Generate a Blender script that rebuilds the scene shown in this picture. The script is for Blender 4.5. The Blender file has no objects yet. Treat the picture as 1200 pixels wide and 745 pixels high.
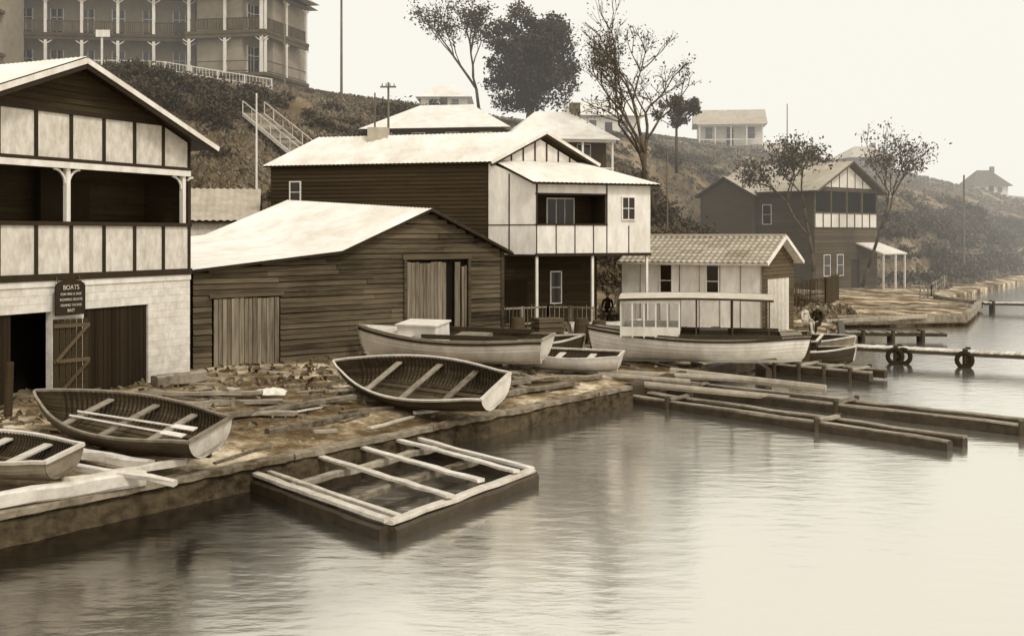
import bpy, bmesh, math, random
import numpy as np
from mathutils import Vector, Matrix, noise as mnoise
random.seed(11); np.random.seed(11)
sc=bpy.context.scene
# ------------------------------------------------------------------ materials
def sep(v):
    v=max(v,0.0005)
    return (min(1,v**0.89), v*0.955, (v**1.22)*0.90, 1)
def mat(name,lo,hi,scale=(3,3,3),rough=.85,bump=.15,spec=.2,big=.35,stain=.5,wvar=.5,metal=0.0,detail=6):
    m=bpy.data.materials.new(name); m.use_nodes=True
    nt=m.node_tree; N=nt.nodes; L=nt.links
    b=N['Principled BSDF']; b.inputs['Roughness'].default_value=rough
    b.inputs['Specular IOR Level'].default_value=spec; b.inputs['Metallic'].default_value=metal
    tc=N.new('ShaderNodeTexCoord'); mp=N.new('ShaderNodeMapping'); mp.inputs['Scale'].default_value=scale
    L.new(tc.outputs['Object'],mp.inputs['Vector'])
    n1=N.new('ShaderNodeTexNoise'); n1.inputs['Scale'].default_value=1.0; n1.inputs['Detail'].default_value=detail; n1.inputs['Roughness'].default_value=.65
    L.new(mp.outputs[0],n1.inputs['Vector'])
    n2=N.new('ShaderNodeTexNoise'); n2.inputs['Scale'].default_value=big; n2.inputs['Detail'].default_value=5
    L.new(tc.outputs['Object'],n2.inputs['Vector'])
    at=N.new('ShaderNodeAttribute'); at.attribute_name='var'
    def mth(op,a,bb):
        x=N.new('ShaderNodeMath'); x.operation=op
        for i,q in enumerate((a,bb)):
            if isinstance(q,(int,float)): x.inputs[i].default_value=q
            else: L.new(q,x.inputs[i])
        return x.outputs[0]
    def spread(o,k):
        return mth('ADD',mth('MULTIPLY',mth('SUBTRACT',o,.5),k),.5)
    f=mth('ADD',mth('MULTIPLY',at.outputs['Fac'],wvar),mth('MULTIPLY',spread(n1.outputs['Fac'],2.6),1-wvar))
    f=mth('ADD',f,mth('MULTIPLY',mth('SUBTRACT',n2.outputs['Fac'],.5),stain*2))
    cl=N.new('ShaderNodeClamp'); L.new(f,cl.inputs[0])
    mx=N.new('ShaderNodeMix'); mx.data_type='RGBA'
    mx.inputs[6].default_value=sep(lo); mx.inputs[7].default_value=sep(hi)
    L.new(cl.outputs[0],mx.inputs[0]); L.new(mx.outputs[2],b.inputs['Base Color'])
    if bump>0:
        bp=N.new('ShaderNodeBump'); bp.inputs['Strength'].default_value=bump; bp.inputs['Distance'].default_value=.03
        L.new(n1.outputs['Fac'],bp.inputs['Height']); L.new(bp.outputs[0],b.inputs['Normal'])
    return m
H_=(1.2,1.2,22); V_=(16,16,1.0)
M=dict(
 board_old=mat('weathered_boards',.006,.13,(1.0,1.0,26),stain=.55,wvar=.45),
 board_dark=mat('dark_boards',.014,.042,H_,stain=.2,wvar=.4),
 board_mid=mat('mid_boards',.04,.10,H_,stain=.3),
 door_grey=mat('grey_door_boards',.025,.30,V_,stain=.4,wvar=.45),
 door_dark=mat('dark_door_boards',.008,.024,V_,stain=.3,wvar=.6),
 white=mat('white_paint',.56,.86,(3,3,1.2),bump=.05,stain=.35,wvar=.2,rough=.6),
 white_block=mat('whitewashed_block',.50,.82,(5,5,5),bump=.25,stain=.6,wvar=.25),
 offwhite=mat('aged_white_paint',.40,.76,(6,6,3),bump=.1,stain=.4,wvar=.25,rough=.7),
 trim=mat('dark_trim_paint',.010,.028,(4,4,4),bump=.05,rough=.6),
 roof=mat('galvanised_roof',.60,.88,(1.5,1.5,1.5),bump=.05,stain=.6,wvar=.3,rough=.6,spec=.3),
 roof_tile=mat('roof_tiles',.18,.46,(6,6,6),bump=.3,stain=.4,wvar=.6),
 roof_grey=mat('grey_roof',.28,.48,(2,2,2),bump=.1,stain=.5,wvar=.3),
 glass=mat('window_glass',.006,.02,(1,1,1),bump=0,rough=.15,spec=.5),
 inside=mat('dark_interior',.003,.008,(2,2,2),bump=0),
 timber=mat('weathered_timber',.04,.40,(5,5,5),bump=.5,stain=.5,wvar=.6),
 timber_wet=mat('wet_timber',.010,.055,(5,5,5),bump=.4,stain=.4,wvar=.4,rough=.5,spec=.4),
 timber_light=mat('bleached_timber',.34,.80,(5,5,5),bump=.4,stain=.4,wvar=.5),
 wall_sea=mat('sea_wall_concrete',.008,.085,(4,4,6),bump=.8,stain=.7,wvar=.15),
 coping=mat('sea_wall_coping',.05,.30,(4,4,4),bump=.7,stain=.8,wvar=.25),
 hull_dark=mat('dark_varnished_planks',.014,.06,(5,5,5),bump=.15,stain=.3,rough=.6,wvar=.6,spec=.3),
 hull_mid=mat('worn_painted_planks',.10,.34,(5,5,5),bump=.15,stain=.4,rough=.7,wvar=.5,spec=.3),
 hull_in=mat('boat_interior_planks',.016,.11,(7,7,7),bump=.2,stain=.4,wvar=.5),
 rock=mat('stone',.05,.34,(6,6,6),bump=.5),
 bark=mat('bark',.03,.09,(5,5,2),bump=.5),
 bark_pale=mat('pale_bark',.07,.20,(5,5,2),bump=.4),
 leaf=mat('foliage',.014,.085,(1,1,1),bump=0,stain=.5,wvar=.9,big=.8),
 leaf_far=mat('hazy_foliage',.04,.14,(1,1,1),bump=0,stain=.5,wvar=.9,big=.8),
 leaf_bank=mat('scrub_foliage',.018,.10,(1,1,1),bump=0,stain=.5,wvar=.9,big=.5),
 grass=mat('dry_grass',.045,.21,(1,1,1),bump=0,stain=.9,wvar=.5,big=.22),
 metal=mat('dark_iron',.03,.09,(4,4,4),rough=.6),
 rubber=mat('tyre_rubber',.012,.03,(4,4,4)),
 cloth_dark=mat('dark_cloth',.015,.05,(8,8,8)),
 cloth_light=mat('light_cloth',.45,.7,(8,8,8)),
 skin=mat('skin',.30,.40,(8,8,8),bump=0,stain=.1),
 hair=mat('hair',.01,.03,(8,8,8)),
 far_white=mat('hotel_white_paint',.55,.80,(2,2,2),bump=0),
 far_wall=mat('hotel_wall_paint',.20,.34,(2,2,2),bump=0),
 far_dark=mat('hotel_dark_paint',.04,.11,(2,2,2),bump=0),
 canvas=mat('canvas',.34,.6,(4,4,4)),
)
# ------------------------------------------------------------------ mesh builder
class MB:
    def __init__(s): s.v=[];s.f=[];s.c=[]
    def poly(s,pts,var=None):
        n=len(s.v); s.v+= [tuple(p) for p in pts]; s.f.append(tuple(range(n,n+len(pts)))); s.c.append(random.random() if var is None else var)
    def hexa(s,p,var=None):
        if var is None: var=random.random()
        n=len(s.v); s.v+=[tuple(q) for q in p]
        for f in ((3,2,1,0),(4,5,6,7),(0,1,5,4),(1,2,6,5),(2,3,7,6),(3,0,4,7)):
            s.f.append(tuple(n+i for i in f)); s.c.append(var)
    def box(s,fr,s0,s1,z0,z1,o0,o1,var=None):
        P=fr.p
        s.hexa([P(s0,z0,o1),P(s1,z0,o1),P(s1,z0,o0),P(s0,z0,o0),P(s0,z1,o1),P(s1,z1,o1),P(s1,z1,o0),P(s0,z1,o0)],var)
    def beam(s,a,b,w,h,var=None,up=(0,0,1)):
        a=Vector(a);b=Vector(b);ax=(b-a)
        if ax.length<1e-5: return
        ax.normalize(); u=Vector(up)
        sd=ax.cross(u)
        if sd.length<1e-3: sd=ax.cross(Vector((1,0,0)))
        sd.normalize(); u=sd.cross(ax)
        sd*=w/2; u*=h/2
        s.hexa([a-sd-u,a+sd-u,b+sd-u,b-sd-u,a-sd+u,a+sd+u,b+sd+u,b-sd+u],var)
    def rough(s,a,b,w,h,var=None,seg=.45,j=.018):
        """hewn beam: one continuous squared log with uneven edges"""
        a=Vector(a);b=Vector(b);ax=b-a;Ln=ax.length
        if Ln<1e-4:return
        ax.normalize(); sd=ax.cross(Vector((0,0,1))).normalized(); u=sd.cross(ax); n=max(2,int(Ln/seg))
        if var is None: var=random.random()
        k0=len(s.v)
        prof=[(-.5,-.38),(-.38,-.5),(.38,-.5),(.5,-.38),(.5,.36),(.36,.5),(-.36,.5),(-.5,.36)]; m=8
        for i in range(n+1):
            c=a+ax*Ln*i/n+sd*random.gauss(0,j)+u*random.gauss(0,j*.6)
            for (x,y) in prof: s.v.append(tuple(c+sd*(x*w+random.gauss(0,j*.5))+u*(y*h+random.gauss(0,j*.4))))
        for i in range(n):
            for q in range(m):
                r=(q+1)%m; s.f.append((k0+i*m+q,k0+i*m+r,k0+(i+1)*m+r,k0+(i+1)*m+q)); s.c.append(min(1,max(0,var+random.gauss(0,.12))))
        s.f.append(tuple(k0+q for q in range(m)));s.c.append(var); s.f.append(tuple(k0+n*m+m-1-q for q in range(m)));s.c.append(var)
    def tube(s,a,b,r0,r1,n=6,var=None):
        a=Vector(a);b=Vector(b);ax=(b-a)
        if ax.length<1e-5: return
        ax.normalize()
        t=Vector((0,0,1)) if abs(ax.z)<.9 else Vector((1,0,0))
        x=ax.cross(t).normalized(); y=ax.cross(x)
        if var is None: var=random.random()
        k=len(s.v)
        for c,r in ((a,r0),(b,r1)):
            for i in range(n):
                an=2*math.pi*i/n
                s.v.append(tuple(c+x*math.cos(an)*r+y*math.sin(an)*r))
        for i in range(n):
            j=(i+1)%n
            s.f.append((k+i,k+j,k+n+j,k+n+i)); s.c.append(var)
        s.f.append(tuple(k+n+i for i in range(n))); s.c.append(var)
        s.f.append(tuple(k+n-1-i for i in range(n))); s.c.append(var)
    def obj(s,name,m,parent=None,smooth=False,recalc=True):
        me=bpy.data.meshes.new(name); me.from_pydata(s.v,[],s.f)
        at=me.attributes.new('var','FLOAT','FACE'); at.data.foreach_set('value',s.c)
        me.materials.append(m)
        if recalc:
            bm=bmesh.new(); bm.from_mesh(me); bmesh.ops.recalc_face_normals(bm,faces=bm.faces); bm.to_mesh(me); bm.free()
        if smooth: me.polygons.foreach_set('use_smooth',[True]*len(me.polygons))
        o=bpy.data.objects.new(name,me); sc.collection.objects.link(o)
        if parent: o.parent=parent
        return o
class Fr:
    def __init__(s,a,b):
        s.o=Vector((a[0],a[1],0)); d=Vector((b[0]-a[0],b[1]-a[1],0)); s.W=d.length; s.d=d.normalized(); s.n=Vector((s.d.y,-s.d.x,0))
    def p(s,t,z,o=0): return s.o+s.d*t+s.n*o+Vector((0,0,z))
def empty(name):
    e=bpy.data.objects.new(name,None); sc.collection.objects.link(e); e.empty_display_size=.3; return e
def topfn(prof):
    xs=[a for a,b in prof]; zs=[b for a,b in prof]
    return lambda t: float(np.interp(t,xs,zs))
def clad(mb,fr,s0,s1,z0,top,bh=.17,holes=(),jit=0.006,out=.0,maxlen=5.0,gap=0.0):
    z=z0
    zmax=max(top(t) for t in np.linspace(s0,s1,60))
    while z<zmax-.02:
        zt=z+bh
        ts=np.arange(s0,s1+.001,.05); ok=[top(t)>=z+bh*.5 for t in ts]
        iv=[];st=None
        for t,k in zip(ts,ok):
            if k and st is None: st=t
            if not k and st is not None: iv.append((st,t)); st=None
        if st is not None: iv.append((st,s1))
        for h in holes:
            if z+bh*.5>h[2] and z+bh*.5<h[3]:
                nv=[]
                for a,b in iv:
                    if h[1]<=a or h[0]>=b: nv.append((a,b)); continue
                    if h[0]>a: nv.append((a,h[0]))
                    if h[1]<b: nv.append((h[1],b))
                iv=nv
        for a,b in iv:
            t=a
            while t<b-.01:
                e=min(b,t+random.uniform(.5,1)*maxlen)
                if b-e<.5: e=b
                j=random.uniform(-jit,jit); j2=random.uniform(-jit,jit)
                P=fr.p; o1=out+.045+j;o2=out+.010+j*.5
                mb.hexa([P(t+.004,z+j,o1),P(e-.004,z+j2,o1),P(e-.004,z+j2,out),P(t+.004,z+j,out),
                         P(t+.004,zt-gap+j,o2),P(e-.004,zt-gap+j2,o2),P(e-.004,zt-gap+j2,out),P(t+.004,zt-gap+j,out)])
                t=e
        z=zt
def wallpoly(mb,fr,prof,z0,o=0,var=.5):
    pts=[fr.p(prof[0][0],z0,o),fr.p(prof[-1][0],z0,o)]+[fr.p(a,b,o) for a,b in reversed(prof)]
    mb.poly(pts,var)
def slab(mb,pts,th=.08,var=.5):
    pts=[Vector(p) for p in pts]
    n=(pts[1]-pts[0]).cross(pts[2]-pts[0]).normalized()
    if n.z<0: n=-n
    q=[p-n*th for p in pts]
    mb.poly(pts,var); mb.poly(list(reversed(q)),var)
    for i in range(len(pts)):
        j=(i+1)%len(pts); mb.poly([pts[i],q[i],q[j],pts[j]],var)
def roofsheet(mb,p0,p1,p2,p3,per=.16,amp=.014,lift=.03,rows=4):
    p0,p1,p2,p3=[Vector(p) for p in (p0,p1,p2,p3)]
    n=(p1-p0).cross(p3-p0).normalized()
    if n.z<0:n=-n
    L=(p1-p0).length; k=max(2,int(L/per*4))
    pat=[0,1,0,-1]
    cols=[]
    for i in range(k+1):
        u=i/k; off=n*(lift+amp*pat[i%4])
        col=[]
        for r in range(rows+1):
            w=r/rows
            col.append(((p0.lerp(p1,u)).lerp(p3.lerp(p2,u),w))+off)
        cols.append(col)
    base=len(mb.v)
    for c in cols: mb.v+=[tuple(q) for q in c]
    R=rows+1
    rv=[[random.random() for _ in range(rows)] for _ in range(k//16+2)]
    for i in range(k):
        for r in range(rows):
            a=base+i*R+r
            mb.f.append((a,a+R,a+R+1,a+1)); mb.c.append(rv[i//16][r])
# ------------------------------------------------------------------ terrain
SY=[-20,0,17.2,31.6,40,47,57.5,59,70,76,112,200,400,900]
SX=[-37,-21.5,-7.9,3.3,9,14,17,24,29.5,29,52,120,300,800]
def xs(y): return float(np.interp(y,SY,SX))
CP=np.array([(-30,20,2.5),(-60,10,8),(-25,35,2),(-80,40,17),(-12,57,2.5),(-18,60,4),(-17,68,9),(-17,75,13.3),(-16,80,15),(-10,75,11.5),(-9,85,14.5),
(-25,75,15.3),(-30,62,8),(-25,52,2.5),(-40,90,17.6),(-20,90,16.6),(-60,150,23),(-40,60,11),(9,62,1.6),(8,70,5.5),(9,80,9.5),(12,95,12.4),
(0,62,3),(-1,70,7.5),(1,80,10.5),(3,100,14),(15,88,1.2),(22,84,1),(18,95,6.5),(20,110,11.4),(25,130,15.2),(46,112,1.2),(40,112,8.3),(58,130,1),(53,130,8.8),
(37,96,1),(33,97,5),(29,100,8.0),(80,170,9.6),(90,170,1.5),(56,170,15.4),(77,180,11.2),(45,140,12),(0,200,20),(60,250,18),(120,250,13),(200,400,15),(400,600,14),
(-200,300,26),(0,400,22),(-150,100,24),(-60,75,18),(-8,50,1.2),(0,52,1.3),(5,56,1.2),(-10,62,4),(-5,57,1.6),(18,80,1.5),(10,86,9.5)],float)
_d=np.sqrt(((CP[:,None,:2]-CP[None,:,:2])**2).sum(-1))
_n=len(CP); _A=np.zeros((_n+3,_n+3)); _A[:_n,:_n]=_d; _A[:_n,_n]=1; _A[:_n,_n+1:]=CP[:,:2]; _A[_n,:_n]=1; _A[_n+1:,:_n]=CP[:,:2].T
_w=np.linalg.solve(_A,np.concatenate([CP[:,2],[0,0,0]]))
def rbf(x,y):
    r=np.sqrt((CP[:,0]-x)**2+(CP[:,1]-y)**2); return float(r@_w[:_n]+_w[_n]+_w[_n+1]*x+_w[_n+2]*y)
def H(x,y):
    D=(xs(y)-x)*.789
    if D<-.001: return -1.5
    near=float(np.interp(D,[0,1,4,8,14],[.38,.5,.72,.84,.95]))
    a=float(np.interp(y,[0,52,60,74,80,88,96,200],[16,16,11,9,15,15,3,3]))
    w=min(1,max(0,(D-a)/4)); w=w*w*(3-2*w)
    r=min(26,max(near,rbf(x,y)))
    h=near+(r-near)*w
    h+= .05*mnoise.noise(Vector((x*.9,y*.9,0)))*min(1,D)+ .2*w*mnoise.noise(Vector((x*.25,y*.25,3)))
    return h
Ys=list(np.arange(-18,8,1.5))+list(np.arange(8,62,.45))+list(np.arange(62,135,1.2))+list(np.arange(136,300,6))+list(range(300,900,60))+[900]
Ds=[-4,-.03,0,.25,.5,.8]+list(np.arange(1.2,26,.45))+list(np.arange(26,60,1.2))+list(np.arange(62,150,6))+list(np.arange(160,700,60))
V=[];Fc=[]
for y in Ys:
    for D in Ds:
        x=xs(y)-D/.789
        z=H(x,y) if D>=0 else -1.5
        V.append((x,y,z))
nD=len(Ds)
for i in range(len(Ys)-1):
    for j in range(nD-1):
        a=i*nD+j; Fc.append((a,a+nD,a+nD+1,a+1))
me=bpy.data.meshes.new('ground'); me.from_pydata(V,[],Fc)
bm=bmesh.new(); bm.from_mesh(me); bmesh.ops.recalc_face_normals(bm,faces=bm.faces)
if sum(f.normal.z for f in bm.faces)<0: bmesh.ops.reverse_faces(bm,faces=bm.faces)
bm.to_mesh(me); bm.free()
me.polygons.foreach_set('use_smooth',[True]*len(me.polygons))
ground=bpy.data.objects.new('ground',me); sc.collection.objects.link(ground)
gm=bpy.data.materials.new('ground_soil'); gm.use_nodes=True; nt=gm.node_tree; N=nt.nodes; L=nt.links; b=N['Principled BSDF']
b.inputs['Roughness'].default_value=.95; b.inputs['Specular IOR Level'].default_value=.1
tc=N.new('ShaderNodeTexCoord')
def nz(scale,det=8,ro=.6,vec=None):
    n=N.new('ShaderNodeTexNoise'); n.inputs['Scale'].default_value=scale; n.inputs['Detail'].default_value=det; n.inputs['Roughness'].default_value=ro
    L.new(vec or tc.outputs['Object'],n.inputs['Vector']); return n.outputs['Fac']
def ramp(fac,stops):
    r=N.new('ShaderNodeValToRGB'); e=r.color_ramp.elements
    e[0].position=stops[0][0]; e[0].color=sep(stops[0][1]); e[1].position=stops[-1][0]; e[1].color=sep(stops[-1][1])
    for p,v in stops[1:-1]:
        q=e.new(p); q.color=sep(v)
    L.new(fac,r.inputs[0]); return r.outputs[0]
c1=ramp(nz(.6,7,.62),[(.34,.04),(.45,.10),(.53,.25),(.62,.60)])
c2=ramp(nz(7,10,.75),[(.3,.12),(.5,.45),(.7,.85)])
mx=N.new('ShaderNodeMix'); mx.data_type='RGBA'; mx.blend_type='OVERLAY'; mx.inputs[0].default_value=.8; L.new(c1,mx.inputs[6]); L.new(c2,mx.inputs[7])
c3=ramp(nz(.16,6),[(.32,.04),(.48,.10),(.62,.24)])
mx3=N.new('ShaderNodeMix'); mx3.data_type='RGBA'; mx3.blend_type='OVERLAY'; mx3.inputs[0].default_value=.6; L.new(c3,mx3.inputs[6]); L.new(c2,mx3.inputs[7])
sx=N.new('ShaderNodeSeparateXYZ'); L.new(tc.outputs['Object'],sx.inputs[0])
mr=N.new('ShaderNodeMapRange'); mr.inputs[1].default_value=1.0; mr.inputs[2].default_value=2.2; L.new(sx.outputs['Z'],mr.inputs[0])
mx2=N.new('ShaderNodeMix'); mx2.data_type='RGBA'; L.new(mr.outputs[0],mx2.inputs[0]); L.new(mx.outputs[2],mx2.inputs[6]); L.new(mx3.outputs[2],mx2.inputs[7])
L.new(mx2.outputs[2],b.inputs['Base Color'])
bp=N.new('ShaderNodeBump'); bp.inputs['Strength'].default_value=.6; bp.inputs['Distance'].default_value=.08; L.new(nz(4,10,.7),bp.inputs['Height']); L.new(bp.outputs[0],b.inputs['Normal'])
me.materials.append(gm)
# water
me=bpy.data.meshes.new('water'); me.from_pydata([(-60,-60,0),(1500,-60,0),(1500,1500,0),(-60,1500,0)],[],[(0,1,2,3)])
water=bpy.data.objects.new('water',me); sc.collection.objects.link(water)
wm=bpy.data.materials.new('harbour_water'); wm.use_nodes=True; nt=wm.node_tree; N=nt.nodes; L=nt.links; b=N['Principled BSDF']
b.inputs['Roughness'].default_value=.14; b.inputs['Metallic'].default_value=.94; b.inputs['Specular IOR Level'].default_value=.5
tc=N.new('ShaderNodeTexCoord'); mp=N.new('ShaderNodeMapping'); mp.inputs['Scale'].default_value=(.8,1.7,1); mp.inputs['Rotation'].default_value=(0,0,.3); L.new(tc.outputs['Object'],mp.inputs['Vector'])
h1=nz(1.7,4,.5,mp.outputs[0])
bp=N.new('ShaderNodeBump'); bp.inputs['Strength'].default_value=.25; bp.inputs['Distance'].default_value=.05; L.new(h1,bp.inputs['Height']); L.new(bp.outputs[0],b.inputs['Normal'])
# dark building reflections painted into base colour by the sea wall, silty water beyond
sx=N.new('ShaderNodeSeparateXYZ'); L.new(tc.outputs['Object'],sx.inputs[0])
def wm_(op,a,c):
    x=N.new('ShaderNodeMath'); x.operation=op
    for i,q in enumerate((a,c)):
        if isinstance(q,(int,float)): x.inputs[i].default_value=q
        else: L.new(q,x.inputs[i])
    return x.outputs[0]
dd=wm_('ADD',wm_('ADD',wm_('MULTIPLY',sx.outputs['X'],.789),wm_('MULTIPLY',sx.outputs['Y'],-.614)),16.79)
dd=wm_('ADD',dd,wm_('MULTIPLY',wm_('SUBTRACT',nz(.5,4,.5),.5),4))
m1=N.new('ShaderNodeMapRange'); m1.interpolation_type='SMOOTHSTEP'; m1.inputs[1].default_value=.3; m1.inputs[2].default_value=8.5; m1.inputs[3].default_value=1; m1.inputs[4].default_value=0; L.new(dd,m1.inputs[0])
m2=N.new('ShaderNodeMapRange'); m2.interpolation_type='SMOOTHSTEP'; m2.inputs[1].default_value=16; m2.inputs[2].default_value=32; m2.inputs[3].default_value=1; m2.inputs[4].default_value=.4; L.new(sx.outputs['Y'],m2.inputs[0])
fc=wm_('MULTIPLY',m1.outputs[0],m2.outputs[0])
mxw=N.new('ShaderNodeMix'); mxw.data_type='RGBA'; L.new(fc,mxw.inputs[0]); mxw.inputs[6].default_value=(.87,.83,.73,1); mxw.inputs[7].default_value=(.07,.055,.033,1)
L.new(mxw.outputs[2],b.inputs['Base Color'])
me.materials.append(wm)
# ------------------------------------------------------------------ boathouse 1 (near left)
def boathouse_left():
    E=empty('boathouse'); fr=Fr((-12.65,23.44),(-9.0,31.0)); W=fr.W; rl=lambda t: 7.4+min(t,W-t)*.385
    block=MB(); k=0
    holes=[(.6,3.62,0.5,2.95),(4.6,6.8,.5,2.95)]
    z=.35
    while z<3.69:
        t=-.2*(k%2)
        while t<W:
            a=max(0,t); e=min(W,t+.42); zt=min(z+.2,3.7); segs=[(a,e)]
            if z+.1<2.95:
                for h in holes:
                    ns=[]
                    for (p,q) in segs:
                        if q<=h[0] or p>=h[1]: ns.append((p,q))
                        else:
                            if p<h[0]: ns.append((p,h[0]))
                            if q>h[1]: ns.append((h[1],q))
                    segs=ns
            for (p,q) in segs:
                if q-p>.02: block.box(fr,p+.002,q-.002,z+.002,zt-.002,-.2,random.uniform(0,.004))
            t+=.42
        z+=.2;k+=1
    block.obj('block_wall',M['white_block'],E)
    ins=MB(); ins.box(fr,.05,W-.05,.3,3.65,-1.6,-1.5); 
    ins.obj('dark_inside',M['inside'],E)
    dd=MB()
    for (a,b_) in ((4.6,6.8),(.6,2.5)):
        t=a
        while t<b_-.02:
            dd.box(fr,t+.006,min(b_,t+.14)-.006,.5,2.93,-.12,-.06+random.uniform(-.008,.008)); t+=.14
    dd.obj('door_boards',M['door_dark'],E)
    g=MB(); gf=Fr(fr.p(3.62,0,.05)[:2],fr.p(4.5,0,.3)[:2])
    t=0
    while t<gf.W-.05:
        g.box(gf,t+.01,t+.13,.75,2.75,-.03,0); t+=.15
    g.obj('gate_boards',M['board_dark'],E)
    g=MB()
    for zz in (.85,1.7,2.55): g.box(gf,0,gf.W,zz,zz+.09,0.003,.04)
    g.beam(gf.p(.05,.9,.06),gf.p(gf.W-.05,1.7,.06),.03,.08); g.beam(gf.p(.05,1.75,.06),gf.p(gf.W-.05,2.6,.06),.03,.08)
    g.obj('gate_braces',M['board_mid'],E)
    p=MB(); p.box(fr,0,W,3.86,5.02,-.05,0,.5)
    pts=[(0,6.62),(W,6.62),(W,7.32),(W-1.1,7.76),(1.1,7.76),(0,7.32)]
    p.poly([fr.p(a,z,0) for a,z in pts],.6)
    p.obj('panels',M['offwhite'],E)
    t=MB()
    t.box(fr,-.02,W+.02,3.7,3.86,-.08,.07); t.box(fr,-.02,W+.02,5.02,5.12,-.08,.06); t.box(fr,-.02,W+.02,6.58,6.66,-.1,.05); t.box(fr,1.0,W-1.0,7.74,7.86,-.05,.06)
    n=8
    for i in range(n+1):
        s=W*i/n; s=min(max(s,.05),W-.05)
        t.box(fr,s-.05,s+.05,3.86,5.02,0.002,.03)
        if rl(s)>6.9: t.box(fr,s-.05,s+.05,6.66,min(7.74,rl(s)-.05),0.002,.03)
    t.box(fr,W-.1,W+.02,5.12,6.3,-.12,.02)
    t.obj('dark_battens',M['trim'],E)
    w=MB(); w.box(fr,0,W,6.42,6.575,-.12,.04)
    for s in (.1,W/2-.05,W-.2):
        w.box(fr,s-.06,s+.06,5.12,6.42,-.14,-.02)
        for sg in (-1,1):
            pr=None
            for q in range(7):
                an=q/6*math.pi/2; pp=fr.p(s+sg*(.06+.34*(1-math.cos(an))),6.06+.34*math.sin(an),-.08)
                if pr: w.beam(pr,pp,.05,.05)
                pr=pp
    w.box(fr,0,W,3.55,3.69,0.01,.035)
    w.obj('white_posts',M['white'],E)
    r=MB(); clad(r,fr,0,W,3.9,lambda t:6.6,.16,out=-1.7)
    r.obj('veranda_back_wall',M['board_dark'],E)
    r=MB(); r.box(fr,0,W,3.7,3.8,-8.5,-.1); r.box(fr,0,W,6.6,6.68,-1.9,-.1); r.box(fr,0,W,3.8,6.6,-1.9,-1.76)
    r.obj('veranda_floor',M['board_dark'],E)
    r=MB(); r.box(fr,W/2+.15,W/2+.95,3.8,6.58,-1.3,-1.2,.1); r.box(fr,W/2+1.2,W/2+2.1,3.8,6.2,-1.66,-1.6)
    r.obj('veranda_doors',M['door_dark'],E)
    g=MB(); clad(g,fr,0,W,7.86,rl,.15); g.obj('gable_boards',M['board_dark'],E)
    s=MB(); wallpoly(s,fr,[(0,7.4),(W/2,9.0),(W,7.4)],6.66,-.03)
    for so in (0,W):
        s.poly([fr.p(so,.3,-.21),fr.p(so,7.4,-.05),fr.p(so,7.4,-9),fr.p(so,.3,-9)],.5)
    wallpoly(s,fr,[(0,7.4),(W/2,9.0),(W,7.4)],.3,-9)
    s.obj('side_walls',M['board_dark'],E)
    R=MB();S=MB()
    ov=.55; ro=.10; fo=.5
    for sg in (-1,1):
        def q(k,o): return fr.p(W/2+sg*k, 9.0+ro-k*.385, o)
        e=W/2+ov
        slab(S,[q(e,fo),q(e,-9.5),q(0,-9.5),q(0,fo)],.1)
        roofsheet(R,q(e,fo+.05),q(e,-9.5),q(0,-9.5),q(0,fo+.05))
    S.obj('roof_lining',M['trim'],E); R.obj('roof',M['roof'],E,recalc=False)
    bb=MB();b2=MB()
    for sg in (-1,1):
        a=fr.p(W/2,9.0+ro-.07,fo+.05); c=fr.p(W/2+sg*(W/2+ov),9.0+ro-.07-(W/2+ov)*.385,fo+.05)
        bb.beam(a,c,.05,.13); dn=Vector((0,0,-.13)); b2.beam(a+dn-fr.n*.02,c+dn-fr.n*.02,.04,.12)
    bb.obj('barge_boards',M['white'],E); b2.obj('barge_moulding',M['trim'],E)
    S=empty('hanging_sign')
    sgn=MB(); s0,s1=3.55,4.45
    pts=[(s0,2.85),(s1,2.85)]+[( (s0+s1)/2+.45*math.cos(a), 3.55+.16*math.sin(a)) for a in np.linspace(0,math.pi,9)]
    f0=[fr.p(a,z,.22) for a,z in pts]; f1=[fr.p(a,z,.17) for a,z in pts]
    sgn.poly(f0,.3); sgn.poly(list(reversed(f1)),.3)
    for i in range(len(f0)):
        j=(i+1)%len(f0); sgn.poly([f0[i],f1[i],f1[j],f0[j]],.3)
    sgn.obj('sign_board',M['trim'],S)
    sb=MB(); sb.beam(fr.p(s0+.1,3.6,.19),fr.p(s0+.1,3.8,.1),.02,.02); sb.beam(fr.p(s1-.1,3.6,.19),fr.p(s1-.1,3.8,.1),.02,.02)
    sb.obj('sign_hanger',M['metal'],S)
    ang=math.atan2(fr.d.y,fr.d.x)
    for i,(tx,sz) in enumerate((('BOATS',.16),('FOR HIRE & SALE',.085),('ROWING BOATS',.09),('FISHING TACKLE',.085),('BAIT',.11))):
        cu=bpy.data.curves.new('lettering','FONT'); cu.body=tx; cu.size=sz; cu.align_x='CENTER'; cu.extrude=.004
        o=bpy.data.objects.new('lettering',cu); sc.collection.objects.link(o); o.parent=S
        o.location=fr.p((s0+s1)/2,3.47-i*.135,.228); o.rotation_euler=(math.pi/2,0,ang); cu.materials.append(M['offwhite'])
boathouse_left()
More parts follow.
